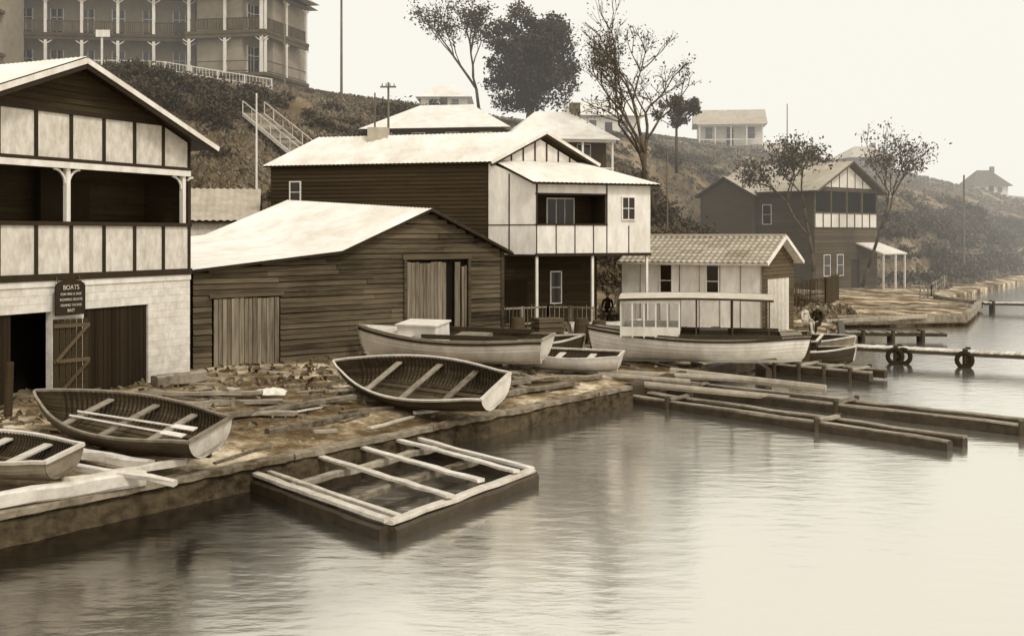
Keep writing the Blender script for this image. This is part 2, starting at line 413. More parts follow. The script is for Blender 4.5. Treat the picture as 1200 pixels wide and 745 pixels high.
# ------------------------------------------------------------------ shed 2
def shed():
    E=empty('weatherboard_shed'); fr=Fr((-9.3,32.3),(-.35,40.6)); W=fr.W
    prof=[(0,3.72),(5.0,4.2),(8.67,5.6),(W,4.2)]; tf=topfn(prof)
    holes=[(.6,2.9,.5,2.95),(7.75,10.5,1.0,4.0)]
    c=MB(); clad(c,fr,0,W,.55,tf,.165,holes,jit=.015,maxlen=4.5,gap=.012); c.obj('front_boards',M['board_old'],E)
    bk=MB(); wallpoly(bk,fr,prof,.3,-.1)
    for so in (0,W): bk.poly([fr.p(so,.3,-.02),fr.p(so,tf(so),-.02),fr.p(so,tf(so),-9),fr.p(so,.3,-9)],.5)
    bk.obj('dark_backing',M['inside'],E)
    d=MB()
    def boards(a,b_,z0,z1):
        t=a
        while t<b_-.03:
            w=random.uniform(.12,.2); e=min(b_,t+w)
            d.box(fr,t+.009,e-.009,z0+random.uniform(-.04,.05),z1+random.uniform(-.03,.02),.0,.045+random.uniform(0,.02))
            t=e
    boards(.65,2.85,.75,2.9); boards(7.8,9.5,1.1,3.85); boards(9.9,10.15,1.1,3.85); boards(10.22,10.45,1.1,3.7)
    d.obj('plank_doors',M['door_grey'],E)
    t=MB(); t.box(fr,7.6,10.65,3.95,4.12,.02,.1); t.box(fr,.5,3.0,2.93,3.03,.05,.09); t.box(fr,W-.12,W+.03,.6,4.2,.0,.07)
    t.box(fr,7.65,7.77,1.0,3.95,.02,.09); t.box(fr,10.5,10.62,1,3.95,.02,.09)
    t.obj('door_frames',M['board_old'],E)
    S=MB();R=MB()
    def P(s,z,o): return fr.p(s,z,o)
    rise=.5
    def plane(a,b_):
        q=[P(a[0],a[1]+.05,.3),P(a[0],a[1]+.05+rise,-9),P(b_[0],b_[1]+.05+rise,-9),P(b_[0],b_[1]+.05,.3)]
        slab(S,q,.06); roofsheet(R,*q,per=.2)
    plane((-.35,3.69),(5.0,4.2)); plane((5.0,4.2),(8.67,5.62)); plane((W+.3,4.08),(8.67,5.62))
    S.obj('roof_lining',M['trim'],E); R.obj('roof',M['roof'],E,recalc=False)
    E=empty('corrugated_shed'); f=Fr((-20,47.5),(-11.5,49.2)); 
    w=MB(); wallpoly(w,f,[(0,5.4),(f.W,5.4)],.5,0); wallpoly(w,Fr((-11.5,49.2),(-12.6,54)),[(0,5.4),(2.5,6.8),(4.9,5.4)],.5,0); w.obj('walls',M['offwhite'],E)
    S=MB();R=MB()
    q=[f.p(-.3,5.4,.3),f.p(f.W+.3,5.4,.3),f.p(f.W+.3,6.9,-2.4),f.p(-.3,6.9,-2.4)]; slab(S,q,.06); roofsheet(R,*q,per=.3,amp=.03)
    q=[f.p(-.3,5.4,-5),f.p(f.W+.3,5.4,-5),f.p(f.W+.3,6.9,-2.4),f.p(-.3,6.9,-2.4)]; slab(S,q,.06); roofsheet(R,*q,per=.3)
    S.obj('roof_lining',M['trim'],E); R.obj('roof',M['roof_grey'],E,recalc=False)
shed()
def window(E,fr,s0,s1,z0,z1,o=.05,panes=(1,2)):
    g=MB(); g.box(fr,s0,s1,z0,z1,o-.03,o,.5); g.obj('window_glass',M['glass'],E)
    w=MB(); t=.05
    w.box(fr,s0-t,s0,z0-t,z1+t,o-.03,o+.03); w.box(fr,s1,s1+t,z0-t,z1+t,o-.03,o+.03)
    w.box(fr,s0,s1,z1,z1+t,o-.03,o+.03); w.box(fr,s0-.02,s1+.02,z0-t,z0,o-.028,o+.05)
    for i in range(1,panes[0]): x=s0+(s1-s0)*i/panes[0]; w.box(fr,x-.015,x+.015,z0,z1,o+.001,o+.018)
    for i in range(1,panes[1]): x=z0+(z1-z0)*i/panes[1]; w.box(fr,s0,s1,x-.015,x+.015,o+.001,o+.02)
    w.obj('window_frame',M['white'],E)
# ------------------------------------------------------------------ B3
def boathouse_mid():
    E=empty('boathouse')
    A=(-10.6,48.8);B=(-1.03,46.0);C=(.97,45.0);Dp=(5.86,47.0)
    side=Fr(A,B); mid=Fr(B,C); front=Fr(C,Dp); gb=Fr(B,(2.95,47.64))
    c=MB(); clad(c,side,0,side.W,.8,lambda t:7.8,.17,holes=[(.95,1.45,6.2,7.1)],maxlen=9,jit=.003); c.obj('side_boards',M['board_dark'],E)
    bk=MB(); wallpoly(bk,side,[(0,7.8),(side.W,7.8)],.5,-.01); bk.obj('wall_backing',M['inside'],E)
    window(E,side,.97,1.43,6.22,7.08)
    p=MB(); p.poly([mid.p(0,4.0),mid.p(mid.W,4.0),mid.p(mid.W,6.95),mid.p(0,7.8)],.7)
    W=front.W
    p.box(front,0,W,4.04,5.18,-.08,0,.7); p.box(front,3.22,W,5.18,6.95,-.08,0,.7); p.box(front,0,3.22,6.5,6.95,-.08,0,.6)
    p.poly([Vector((5.86,47,4.04)),Vector((5.86,47,6.95)),Vector((3.0,51,6.95)),Vector((3.0,51,4.04))],.5)
    p.obj('white_panels',M['white'],E)
    t=MB()
    t.box(front,-.02,W+.02,3.92,4.04,-.1,.04); t.box(front,-.02,3.25,5.18,5.25,-.1,.03); t.box(front,-.02,3.25,6.43,6.5,-.1,.02)
    for s in (0.03,.9,1.75,2.6,3.22,4.25): t.box(front,s-.02,s+.02,4.04,5.18,.002,.02)
    t.box(front,3.195,3.245,5.18,6.95,.002,.025)
    t.box(front,.0,.07,5.2,6.9,-.06,.03)
    t.box(mid,0,mid.W,3.92,4.0,-.03,.03); t.box(mid,1.0,1.05,4,7.3,0.002,.02); t.box(mid,-.02,.06,4,7.75,0.002,.03); t.box(mid,.06,mid.W,5.18,5.22,.002,.02)
    t.obj('dark_battens',M['trim'],E)
    window(E,front,3.95,4.5,5.45,6.35,.03,(2,2))
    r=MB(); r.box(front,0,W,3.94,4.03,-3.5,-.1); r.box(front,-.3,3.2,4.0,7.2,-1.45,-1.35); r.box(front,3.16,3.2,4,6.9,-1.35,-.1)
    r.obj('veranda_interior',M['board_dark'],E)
    window(E,front,1.1,2.3,5.2,6.3,-1.32,(3,1))
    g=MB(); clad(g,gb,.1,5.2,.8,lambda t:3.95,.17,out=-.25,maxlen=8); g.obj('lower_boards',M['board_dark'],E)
    g=MB(); g.box(gb,0,5.2,.5,3.95,-.5,-.27); g.obj('lower_backing',M['inside'],E)
    window(E,gb,3.0,3.45,1.9,3.2,-.2,(1,2))
    g=MB(); g.box(gb,.9,1.9,.8,2.9,-.22,-.19); g.obj('lower_door',M['door_dark'],E)
    g=MB()
    for s in (.08,2.6,W-.12): g.box(front,s-.05,s+.05,.5,3.92,-.15,-.05)
    g.obj('veranda_posts',M['white'],E)
    up=Vector((0,0,1)); back=(Vector(A)-Vector(B)).to_3d(); fw=-back.normalized()
    a0=Vector((*B,7.9)); rr=gb.p(gb.W/2,9.05); b0=gb.p(gb.W,7.9)
    def ext(v,ridge,k=.4):
        d=(v-ridge); return ridge+d*(1+k/d.length)
    gl=MB(); gl.poly([gb.p(0,7.6,.02),gb.p(gb.W,7.6,.02),gb.p(gb.W,7.8,.02),gb.p(gb.W/2,8.95,.02),gb.p(0,7.8,.02)],.7); gl.obj('gable_panel',M['white'],E)
    gt=MB()
    for i in range(1,8):
        s=gb.W*i/8; gt.box(gb,s-.03,s+.03,7.65,7.8+min(s,gb.W-s)*.53,.022,.05)
    gt.obj('gable_battens',M['trim'],E)
    S=MB();R=MB()
    for v in (a0,b0):
        e=ext(v,rr)
        q=[e+fw*.5,e+back,rr+back,rr+fw*.5]; q=[x+up*.08 for x in q]; slab(S,q,.08); roofsheet(R,*q,per=.2)
    S.obj('roof_lining',M['trim'],E); R.obj('roof',M['roof'],E,recalc=False)
    bb=MB();b2=MB()
    for v in (a0,b0):
        e=ext(v,rr); bb.beam(rr+fw*.53+up*.06,e+fw*.53+up*.06,.05,.13); b2.beam(rr+fw*.5-up*.06,e+fw*.5-up*.06,.05,.09)
    bb.obj('barge_boards',M['white'],E); b2.obj('barge_moulding',M['trim'],E)
    S=MB();R=MB()
    q=[front.p(-.25,6.9,.35),front.p(W+.3,6.9,.35),gb.p(gb.W+.05,7.85,.06),gb.p(.25,7.85,.06)]
    slab(S,q,.07); roofsheet(R,*q,per=.2)
    q2=[front.p(W+.3,6.9,.35),Vector((3.4,51.5,6.9)),gb.p(gb.W+.05,7.85,-3),gb.p(gb.W+.05,7.85,.06)]
    slab(S,q2,.07); roofsheet(R,*q2,per=.2)
    S.obj('veranda_roof_lining',M['trim'],E); R.obj('veranda_roof',M['roof'],E,recalc=False)
    sd=MB()
    sd.poly([gb.p(gb.W,3.9),gb.p(gb.W,7.8),gb.p(gb.W,7.8)+back,gb.p(gb.W,3.9)+back],.5); wallpoly(sd,Fr(A,(A[0]+3.98,A[1]+1.64)),[(0,7.8),(2.1,8.95),(4.3,7.8)],.5,0); sd.obj('rear_walls',M['board_dark'],E)
    v=MB(); c0=rr+back*.72; f=Fr((c0.x-.4,c0.y),(c0.x+.5,c0.y)); v.box(f,0,.9,8.6,9.5,-.3,.3); v.obj('roof_vent',M['roof_grey'],E)
boathouse_mid()
# ------------------------------------------------------------------ B4
def boatshed_small():
    E=empty('boat_shed'); A=(4.92,50.0);B=(10.66,47.3);C=(12.8,50.5)
    s=Fr(A,B); g=Fr(B,C); W=s.W
    p=MB()
    t=0
    while t<W-.01:
        e=min(W,t+.9); p.box(s,t+.003,e-.003,.5,3.66,-.08,random.uniform(0,.006)); t=e
    p.obj('white_wall',M['white'],E)
    b_=MB()
    for i in range(8): x=min(W-.03,.9*i+.02); b_.box(s,x-.02,x+.02,.55,3.6,.007,.025)
    b_.box(s,0,W,3.56,3.68,.007,.04); b_.box(s,-.02,W+.02,.4,.7,.01,.05)
    b_.obj('battens',M['timber'],E)
    window(E,s,1.85,2.35,2.1,3.45,.02); window(E,s,3.95,4.45,2.1,3.45,.02)
    c=MB(); clad(c,g,0,g.W,.5,topfn([(0,3.65),(g.W/2,4.65),(g.W,3.65)]),.17,holes=[(.6,3.2,.5,2.9)]); c.obj('gable_boards',M['board_mid'],E)
    c=MB(); wallpoly(c,g,[(0,3.65),(g.W/2,4.65),(g.W,3.65)],.4,-.05); wallpoly(c,Fr(C,(A[0]+2.1,A[1]+3.3)),[(0,3.65),(W,3.65)],.4,0); c.obj('wall_backing',M['board_mid'],E)
    c=MB()
    t=.6
    while t<3.19: c.box(g,t+.005,t+.155,.55,2.88,0,.03); t+=.163
    c.obj('doors',M['timber_light'],E)
    S=MB();R=MB()
    r0=g.p(g.W/2,4.72,.35); back=(Vector(A)-Vector(B)).to_3d()*1.06
    for e in (g.p(-.35,3.55,.35),g.p(g.W+.35,3.55,.35)):
        q=[e,e+back,r0+back,r0]; slab(S,q,.07)
        nrow=9
        for r in range(nrow):
            a=r/nrow; b2=(r+1)/nrow+.01
            e0=e.lerp(r0,a); e1=e.lerp(r0,b2)
            roofsheet(R,e0+Vector((0,0,.03)),e0+back+Vector((0,0,.03)),e1+back,e1,per=.26,amp=.03,rows=1)
    S.obj('roof_lining',M['white'],E); R.obj('tiled_roof',M['roof_tile'],E,recalc=False)
    rb=MB(); rb.beam(r0+Vector((0,0,.06)),r0+back+Vector((0,0,.06)),.22,.1)
    rb.obj('ridge_capping',M['roof_grey'],E)
    bb=MB(); 
    for e in (g.p(-.35,3.55,.38),g.p(g.W+.35,3.55,.38)): bb.beam(g.p(g.W/2,4.7,.38),e,.05,.16)
    bb.obj('barge_boards',M['white'],E)
boatshed_small()
# ------------------------------------------------------------------ B5
def boathouse_far():
    E=empty('boathouse'); A=(15.1,87.2);B=(21.8,80);C=(28.3,86)
    s=Fr(A,B); f=Fr(B,C); W=f.W
    c=MB(); clad(c,s,0,s.W,.7,lambda t:8.05,.25,maxlen=9); clad(c,f,0,W,.7,lambda t:5.3,.25,holes=[(5,6.2,.7,2.9)],maxlen=9); c.obj('boards',M['board_mid'],E)
    k=MB(); wallpoly(k,s,[(0,8.05),(s.W,8.05)],.4,-.03); wallpoly(k,f,[(0,8.05),(W/2,10.1),(W,8.05)],.4,-1.6); wallpoly(k,f,[(0,5.3),(W,5.3)],.4,-.04); 
    k.poly([f.p(W,.4),f.p(W,8),f.p(W,8,-9.8),f.p(W,.4,-9.8)],.4); k.obj('wall_backing',M['board_dark'],E)
    p=MB(); p.box(f,0,W,5.35,6.35,-.1,0,.6); p.poly([f.p(.8,8.3,.03),f.p(W-.8,8.3,.03),f.p(W/2,10.0,.03)],.6)
    p.obj('white_panels',M['far_white'],E)
    t=MB()
    t.box(f,0,W,5.25,5.35,-.1,.05); t.box(f,0,W,6.35,6.45,-.1,.05); t.box(f,0,W,8.0,8.25,-.1,.05)
    for i in range(9): x=.06+(W-.12)*i/8; t.box(f,x-.05,x+.05,5.35,6.35,.002,.04)
    for i in range(5): x=.08+(W-.16)*i/4; t.box(f,x-.08,x+.08,6.45,8.0,-.12,.02)
    for i in range(1,8): x=W*i/8; t.box(f,x-.04,x+.04,8.3,8.25+min(x,W-x)*.43,.035,.06)
    t.box(f,0,W,5.15,5.25,-1.6,-.1)
    t.obj('battens',M['far_dark'],E)
    for x in (1.2,3.0): window(E,f,x,x+.8,1.8,3.3,.05)
    for x in (2.2,5.5): window(E,s,x,x+.7,5.6,7.0,.05)
    S=MB();R=MB(); back=(Vector(A)-Vector(B)).to_3d()*1.03
    r0=f.p(W/2,10.25,.6)
    for e in (f.p(-.5,7.95,.6),f.p(W+.5,7.95,.6)):
        q=[e,e+back,r0+back,r0]; slab(S,q,.12); roofsheet(R,*q,per=.3)
    gm0,gm1=.0,5.0
    c=MB(); P=s.p
    c.poly([P(gm0,7.9,.6),P(gm1,7.9,.6),P((gm0+gm1)/2,9.1,.6)],.5); c.box(s,gm0+.1,gm1-.1,.4,7.9,.1,.6); 
    c.obj('side_bay',M['board_mid'],E)
    for e in (gm0-.3,gm1+.3):
        q=[P(e,7.75,.9),P(e,7.75,-3),P((gm0+gm1)/2,9.2,-3),P((gm0+gm1)/2,9.2,.9)]; slab(S,q,.1); roofsheet(R,*q,per=.3)
    S.obj('roof_lining',M['far_dark'],E); R.obj('roof',M['roof_grey'],E,recalc=False)
    S=MB(); q=[f.p(W-3.2,4.2,.05),f.p(W+.2,4.2,.05),f.p(W+.6,3.4,2.2),f.p(W-3,3.4,2.2)]; slab(S,q,.1); S.obj('porch_roof',M['far_white'],E)
    S=MB(); 
    for x in (W-2.8,W-1,W+.4): S.box(f,x-.06,x+.06,.5,3.4,2.0,2.12)
    S.obj('porch_posts',M['far_white'],E)
boathouse_far()
# ------------------------------------------------------------------ generic small house
def house(name,a,b,depth,z0,ze,zr,wall,roofm,hip=True,windows=2,veranda=False,chim=True):
    E=empty(name); f=Fr(a,b); W=f.W
    w=MB(); w.box(f,0,W,z0-1.5,ze,-depth,0,.5)
    w.obj('walls',wall,E)
    S=MB(); ov=.6; h=depth/2 if hip else -ov*.2
    hh=min(h,W*.3) if hip else -ov
    c=[f.p(-ov,ze-.1,ov),f.p(W+ov,ze-.1,ov),f.p(W+ov,ze-.1,-depth-ov),f.p(-ov,ze-.1,-depth-ov)]
    r=[f.p(hh,zr,-depth/2),f.p(W-hh,zr,-depth/2)]
    S.poly([c[0],c[1],r[1],r[0]],.5);S.poly([c[2],c[3],r[0],r[1]],.4)
    S.poly([c[1],c[2],r[1]],.6);S.poly([c[3],c[0],r[0]],.6);S.poly(c[::-1],.3)
    S.obj('roof',roofm,E)
    for i in range(windows):
        x=W*(i+.5)/windows-.4; window(E,f,x,x+.8,z0+.9,min(z0+2.2,ze-.3),.04)
    d=MB(); d.box(f,W*.5-.4,W*.5+.4,z0-.3,z0+2.0,0,.05,.3); d.obj('door',M['door_dark'],E)
    if chim:
        ch=MB(); ch.box(f,W*.7,W*.7+.6,ze,zr+.6,-depth/2-.3,-depth/2+.3); ch.obj('chimney',M['rock'],E)
    if veranda:
        v=MB()
        n=int(W/1.8)
        for i in range(n+1): x=.1+(W-.2)*i/n; v.box(f,x-.06,x+.06,z0-.6,ze-.5,1.8,1.92)
        v.box(f,0,W,z0+.6,z0+.68,1.82,1.9); v.box(f,-.1,W+.1,ze-.5,ze-.35,1.78,1.94)
        v.obj('veranda_posts',M['white'],E)
        v=MB(); slab(v,[f.p(-.3,ze-.3,2.2),f.p(W+.3,ze-.3,2.2),f.p(W+.3,ze+.1,.3),f.p(-.3,ze+.1,.3)],.06); v.obj('veranda_roof',roofm,E)
        v=MB(); v.box(f,0,W,z0-.5,z0-.1,0,2.0); v.obj('veranda_deck',M['timber'],E)
    return E
house('bungalow',(-9.5,74),(-.6,72.5),6,9.3,11.9,13.7,M['board_mid'],M['roof'],windows=4,chim=False)
house('bungalow',(.2,68.5),(5.9,69.5),5,8.2,10.9,12.7,M['board_mid'],M['roof'],veranda=True)
house('cottage',(22,131),(29.3,130),6,15.2,17.9,19.8,M['far_white'],M['roof_grey'],hip=False,windows=3,veranda=True,chim=False)
house('cottage',(-10,122),(-5,122),6,18,20.0,21.6,M['far_white'],M['roof'],chim=False)
house('cottage',(7,120),(14,121),6,15.0,17.8,19.6,M['far_white'],M['roof'],hip=False)
house('cottage',(52,170),(59,171),7,14.4,16.7,18.6,M['far_dark'],M['roof_grey'])
house('cottage',(75,180),(80.5,180),6,10.8,12.8,15.4,M['far_white'],M['far_dark'])
house('cottage',(33,150),(40,151),6,14,16.0,17.5,M['far_white'],M['roof_grey'])
# ------------------------------------------------------------------ hotel
def hotel():
    E=empty('hotel')
    def wing(a,b,depth,z0,fl,n):
        f=Fr(a,b); W=f.W
        w=MB(); w.box(f,0,W,z0-4,z0+fl*n,-depth,-2.0,.5); w.obj('walls',M['far_wall'],E)
        dk=MB();wt=MB();gl=MB();rl=MB()
        for k in range(n):
            z=z0+k*fl
            dk.box(f,-.2,W+.2,z-.25,z,-2.0,.1); dk.box(f,-.2,W+.2,z+fl-.55,z+fl-.26,-.12,.05)
            np_=max(2,int(W/2.6))
            for i in range(np_+1):
                x=.1+(W-.2)*i/np_; wt.box(f,x-.11,x+.11,z,z+fl-.25,-.12,.03)
                for sg in (-1,1): wt.beam(f.p(x,z+fl-.9,-.05),f.p(x+sg*.5,z+fl-.56,-.05),.06,.08)
            rl.box(f,0,W,z+.9,z+.97,-.08,0); rl.box(f,0,W,z+.12,z+.18,-.08,0)
            if k>0:
                x=.1
                while x<W: rl.box(f,x,x+.09,z+.18,z+.9,-.06,-.02); x+=.15
            nw=int(W/2.2)
            for i in range(nw):
                x=W*(i+.5)/nw; gl.box(f,x-.45,x+.45,z+.1,z+2.2,-2.0,-1.93)
                wt.box(f,x-.03,x+.03,z+.1,z+2.2,-1.93,-1.9); wt.box(f,x-.45,x+.45,z+1.5,z+1.56,-1.928,-1.9)
                wt.box(f,x-.53,x-.45,z+.1,z+2.25,-1.99,-1.88); wt.box(f,x+.45,x+.53,z+.1,z+2.25,-1.99,-1.88)
        dk.obj('veranda_floors',M['far_dark'],E); wt.obj('posts_and_frames',M['far_white'],E); gl.obj('french_windows',M['glass'],E); rl.obj('balcony_rail',M['far_dark'],E)
        r=MB(); zz=z0+fl*n
        c=[f.p(-.8,zz,.8),f.p(W+.8,zz,.8),f.p(W+.8,zz,-depth-.8),f.p(-.8,zz,-depth-.8)]; q=[f.p(4,zz+3,-depth/2),f.p(max(W-4,4.2),zz+3,-depth/2)]
        if W>9:
            r.poly([c[0],c[1],q[1],q[0]]);r.poly([c[2],c[3],q[0],q[1]]);r.poly([c[1],c[2],q[1]]);r.poly([c[3],c[0],q[0]])
        else:
            a_=f.p(W/2,zz+2.5,-depth/2)
            for i in range(4): r.poly([c[i],c[(i+1)%4],a_])
        r.poly(c[::-1])
        r.obj('roof',M['roof_grey'],E)
        b_=MB(); b_.box(f,-.1,W+.1,z0-3.5,z0-.25,-1.9,-.2,.3); b_.obj('base_wall',M['rock'],E)
    wing((-42,86),(-25.5,88),10,17.3,3.3,2)
    wing((-25.3,86.5),(-19.2,85.3),9,17.3,3.3,2)
    wing((-19.0,85.4),(-17.0,92.0),6,17.3,3.3,2)
    wing((-50,80),(-37.8,80.5),6,18.2,3.2,2)
hotel()
# ------------------------------------------------------------------ beams & fences
def fence(name,pts,h,post=1.5,rails=2,picket=0,m='offwhite',pw=.08):
    E=empty(name); p=MB();r=MB()
    for (a,b_) in zip(pts[:-1],pts[1:]):
        L_=math.hypot(b_[0]-a[0],b_[1]-a[1]); n=max(1,int(L_/post)); prev=None
        for i in range(n+1):
            x=a[0]+(b_[0]-a[0])*i/n; y=a[1]+(b_[1]-a[1])*i/n; z=H(x,y)
            if z<0: z=.2
            p.beam((x,y,z-.3),(x,y,z+h),pw,pw)
            if prev:
                for k in range(rails):
                    zz=h*(.95-.5*k/(max(1,rails-1))) if rails>1 else h*.9
                    r.beam(prev+Vector((0,0,zz)),Vector((x,y,z+zz)),.03,.07)
                if picket:
                    m_=max(1,int((Vector((x,y,z))-prev).length/picket))
                    for j in range(m_):
                        q=prev.lerp(Vector((x,y,z)),(j+.5)/m_); p.beam(q+Vector((0,-.03,0)),q+Vector((random.uniform(-.02,.02),-.03,h*random.uniform(.93,1.04))),.06,.02)
            prev=Vector((x,y,z))
    p.obj('posts',M[m],E); r.obj('rails',M[m],E)
fence('picket_fence',[(-31,81),(-17,78.5)],1.1,2,2,.25,'far_white')
fence('picket_fence',[(-15.5,57.5),(-11,56.5)],1.4,1.2,2,.2,'offwhite')
fence('timber_fence',[(-.6,41.9),(1.4,43.4),(3.2,43.6)],1.2,.9,2,.16,'timber')
fence('paling_fence',[(13.9,57.5),(17.5,62),(20,68)],1.6,1.5,2,.14,'board_mid')
fence('post_and_rail_fence',[(26.5,72),(29.5,78),(36,92)],.9,2.2,2,0,'timber')
fence('post_and_rail_fence',[(30,112),(42,128),(60,160)],1.3,3,2,0,'far_dark',pw=.14)
fence('post_and_rail_fence',[(14,100),(24,118),(32,135)],1.1,3,2,0,'far_dark')
def seawall():
    E=empty('sea_wall'); c=MB()
    pts=[(xs(y),y) for y in (-12,0,17.2,31.6)]
    P=[]
    for a,b_ in zip(pts[:-1],pts[1:]):
        L_=math.hypot(b_[0]-a[0],b_[1]-a[1]); n=int(L_/.16)
        for i in range(n): P.append((a[0]+(b_[0]-a[0])*i/n,a[1]+(b_[1]-a[1])*i/n))
    P.append(pts[-1])
    n=Vector((.789,-.614,0)); rows=[(-.45,.38),(-.2,.42),(.02,.42),(.12,.38),(.15,.28),(.17,.14),(.20,.02),(.25,-.15),(.3,-1.0)]
    for i,(x,y) in enumerate(P):
        big=mnoise.noise(Vector((i*.045,1.7,0)))
        for k,(o,z) in enumerate(rows):
            nn=mnoise.noise(Vector((x*2.3,y*2.3,z*3)))*.06+mnoise.noise(Vector((x*7,y*7,z*9)))*.03
            q=Vector((x,y,0))+n*(o+nn+big*.05*(k>2)); q.z=z+(nn*.4+big*.03)*(z>0)
            c.v.append(tuple(q))
    R=len(rows)
    for i in range(len(P)-1):
        for k in range(R-1):
            a=i*R+k; c.f.append((a,a+1,a+R+1,a+R)); c.c.append(random.random())
    c.obj('wall_face',M['wall_sea'],E,smooth=True)
    cp=MB(); i=4
    while i<len(P)-6:
        k=min(len(P)-1,i+random.randint(14,30))
        a=Vector((*P[i],.47))+n*.03; b_=Vector((*P[k],.47+random.uniform(-.02,.02)))+n*.03
        cp.rough(a,b_-(b_-a).normalized()*.03,.30,.13,seg=.25,j=.014); i=k
    cp.obj('coping',M['coping'],E)
seawall()
def timbers(name,lst,m='timber',tube=False):
    E=empty(name); b_=MB()
    for a,c,w,h in lst:
        if tube: b_.tube(a,c,w/2,w/2*.85,8)
        else: b_.rough(a,c,w,h)
    b_.obj('beams',M[m],E); return E
def raft():
    E=empty('floating_timber_frame'); Lp=Vector((-5.25,21.4,.22));T=Vector((-2.6,25.2,.22));R=Vector((.38,21.4,.22));B=Vector((-1.95,17.5,.22))
    d=MB();l=MB()
    for i,(a,c) in enumerate(((Lp,T),(T,R),(R,B),(B,Lp))):
        zz=Vector((0,0,.14+.006*i)); d.rough(a-zz,c-zz,.30,.28,j=.012)
    z=Vector((0,0,.05))
    for i,(a,c,w) in enumerate(((B,R,.2),(Lp,T,.14),(T,R,.13),(Lp,B,.17))): l.rough(a+z*(.9+.22*i),c+z*(.9+.22*i),w,.07,j=.008)
    off=(T-Lp)*.075; l.rough(Lp+off+z,B+off+z,.12,.07,j=.008)
    for k,e0,e1 in ((.36,-.01,1.02),(.62,.02,.98),(.86,-.02,1.01)):
        a=Lp.lerp(T,k)+z*3; c=B.lerp(R,k)+z*3; a,c=a.lerp(c,e0),a.lerp(c,e1)
        l.rough(a,c,.16,.06,j=.01)
    m_=MB()
    for k in (.33,.66):
        m_.rough(Lp.lerp(B,k)-z*.2,T.lerp(R,k)-z*.2,.18,.12)
    d.obj('floats',M['timber_wet'],E); l.obj('planks',M['timber_light'],E); m_.obj('cross_beams',M['timber'],E)
raft()
def slipframe(name,a,b_,w,z=.06,nx=6):
    E=empty(name); m1=MB();m2=MB()
    A=Vector((*a,z));B=Vector((*b_,z)); d=(B-A).normalized(); n=Vector((-d.y,d.x,0))*w/2
    for sg in (-1,1):
        m1.rough(A+n*sg,B+n*sg,.26,.26,.3,seg=.8,j=.018)
        m2.rough(A+n*sg+Vector((0,0,.14)),B+n*sg+Vector((0,0,.14)),.2,.05,.6,seg=.8,j=.014)
    for i in range(nx):
        p=A.lerp(B,(i+.3)/nx); m2.rough(p-n*1.1+Vector((0,0,.19)),p+n*1.1+Vector((0,0,.19)),.14,.07)
        for sg in (-1,1): m1.tube(p+n*sg*1.35+Vector((0,0,-1)),p+n*sg*1.35+Vector((0,0,.26)),.08,.07,8)
    m1.obj('rails',M['timber_wet'],E); m2.obj('sleepers',M['timber'],E)
slipframe('slipway_frame',(3.7,31.9),(10.0,24.9),.75,.08,2)
slipframe('slipway_frame',(4.6,34.5),(15.0,24.6),.9,.10,3)
slipframe('slipway_frame',(9.3,38.8),(12.0,36.3),1.1,.2,4)
timbers('mooring_logs',[((2.2,34.5,.55),(7.5,33.6,.4),.22,.22),((3.6,32.4,.45),(7.8,31.2,.2),.2,.2),((5,34.9,.5),(9.2,32.5,.3),.26,.2),((2.6,33.2,.6),(5.2,32.4,.5),.2,.2)],'timber',True)
def jetty(name,a,b_,w,z,posts,tyres=False,m='timber_light'):
    E=empty(name); dk=MB();ps=MB()
    A=Vector((*a,z));B=Vector((*b_,z)); L_=(B-A).length; d=(B-A).normalized(); n=Vector((-d.y,d.x,0))
    t=0
    while t<L_:
        p=A+d*(t+.08)+Vector((0,0,random.uniform(-.01,.01))); dk.beam(p-n*w/2,p+n*w/2,.15,.05); t+=.17
    for sg in (-1,1): ps.beam(A+n*sg*w*.4-Vector((0,0,.1)),B+n*sg*w*.4-Vector((0,0,.1)),.12,.12)
    for i in range(posts):
        p=A.lerp(B,(i+.2)/posts)
        for sg in (-1,1): ps.tube(p+n*sg*w*.45-Vector((0,0,z+1)),p+n*sg*w*.45+Vector((0,0,.12)),.11,.1,8)
    dk.obj('deck',M[m],E); ps.obj('piles',M['timber_wet'],E)
    if tyres:
        for i in range(posts):
            p=A.lerp(B,(i+.2)/posts)
            for k in range(2 if i%2 else 1):
                bpy.ops.mesh.primitive_torus_add(major_radius=.26,minor_radius=.085,major_segments=24,minor_segments=8,location=p+Vector((.3*k,0,0))-n*(w/2+.12)*(1 if n.y>0 else -1)-Vector((0,0,.28)),rotation=(math.pi/2,0,math.atan2(d.y,d.x)))
                o=bpy.context.object; o.name='tyre_fender'; o.data.materials.append(M['rubber']); o.parent=E
jetty('jetty',(12,43.2),(22.5,37.2),.8,.55,5,True)
jetty('jetty',(29.3,69),(42,66),1.0,.6,5)
jetty('jetty',(14.3,50.5),(19.5,50),.8,.4,4,m='timber')
timbers('timber_bulkhead',[((16.8,57.4,.35),(24,58.8,.4),.3,.5),((24,58.8,.4),(29.5,69.9,.45),.3,.5),((17,60,.75),(26,63,.8),.3,.2),((15.5,55,.5),(22,58.5,.5),.3,.2),((29.5,70,.4),(29,76,.4),.3,.5)],'timber')
timbers('shore_edging',[((3.3,31.7,.3),(9,40,.3),.3,.5),((9,40,.3),(14,47,.3),.3,.5),((14,47,.3),(16.9,57.2,.3),.3,.5)],'timber_wet')
timbers('slipway_timbers',[((-8.9,16.2,.70),(-6.3,19.0,.66),.24,.24),((-8.3,20.6,.8),(-6.4,19.7,.7),.2,.18),
  ((-7.5,18.9,.86),(-5.6,18.5,.68),.14,.1),((-7.2,18.0,.80),(-5.9,19.9,.74),.16,.12)],'timber_light')
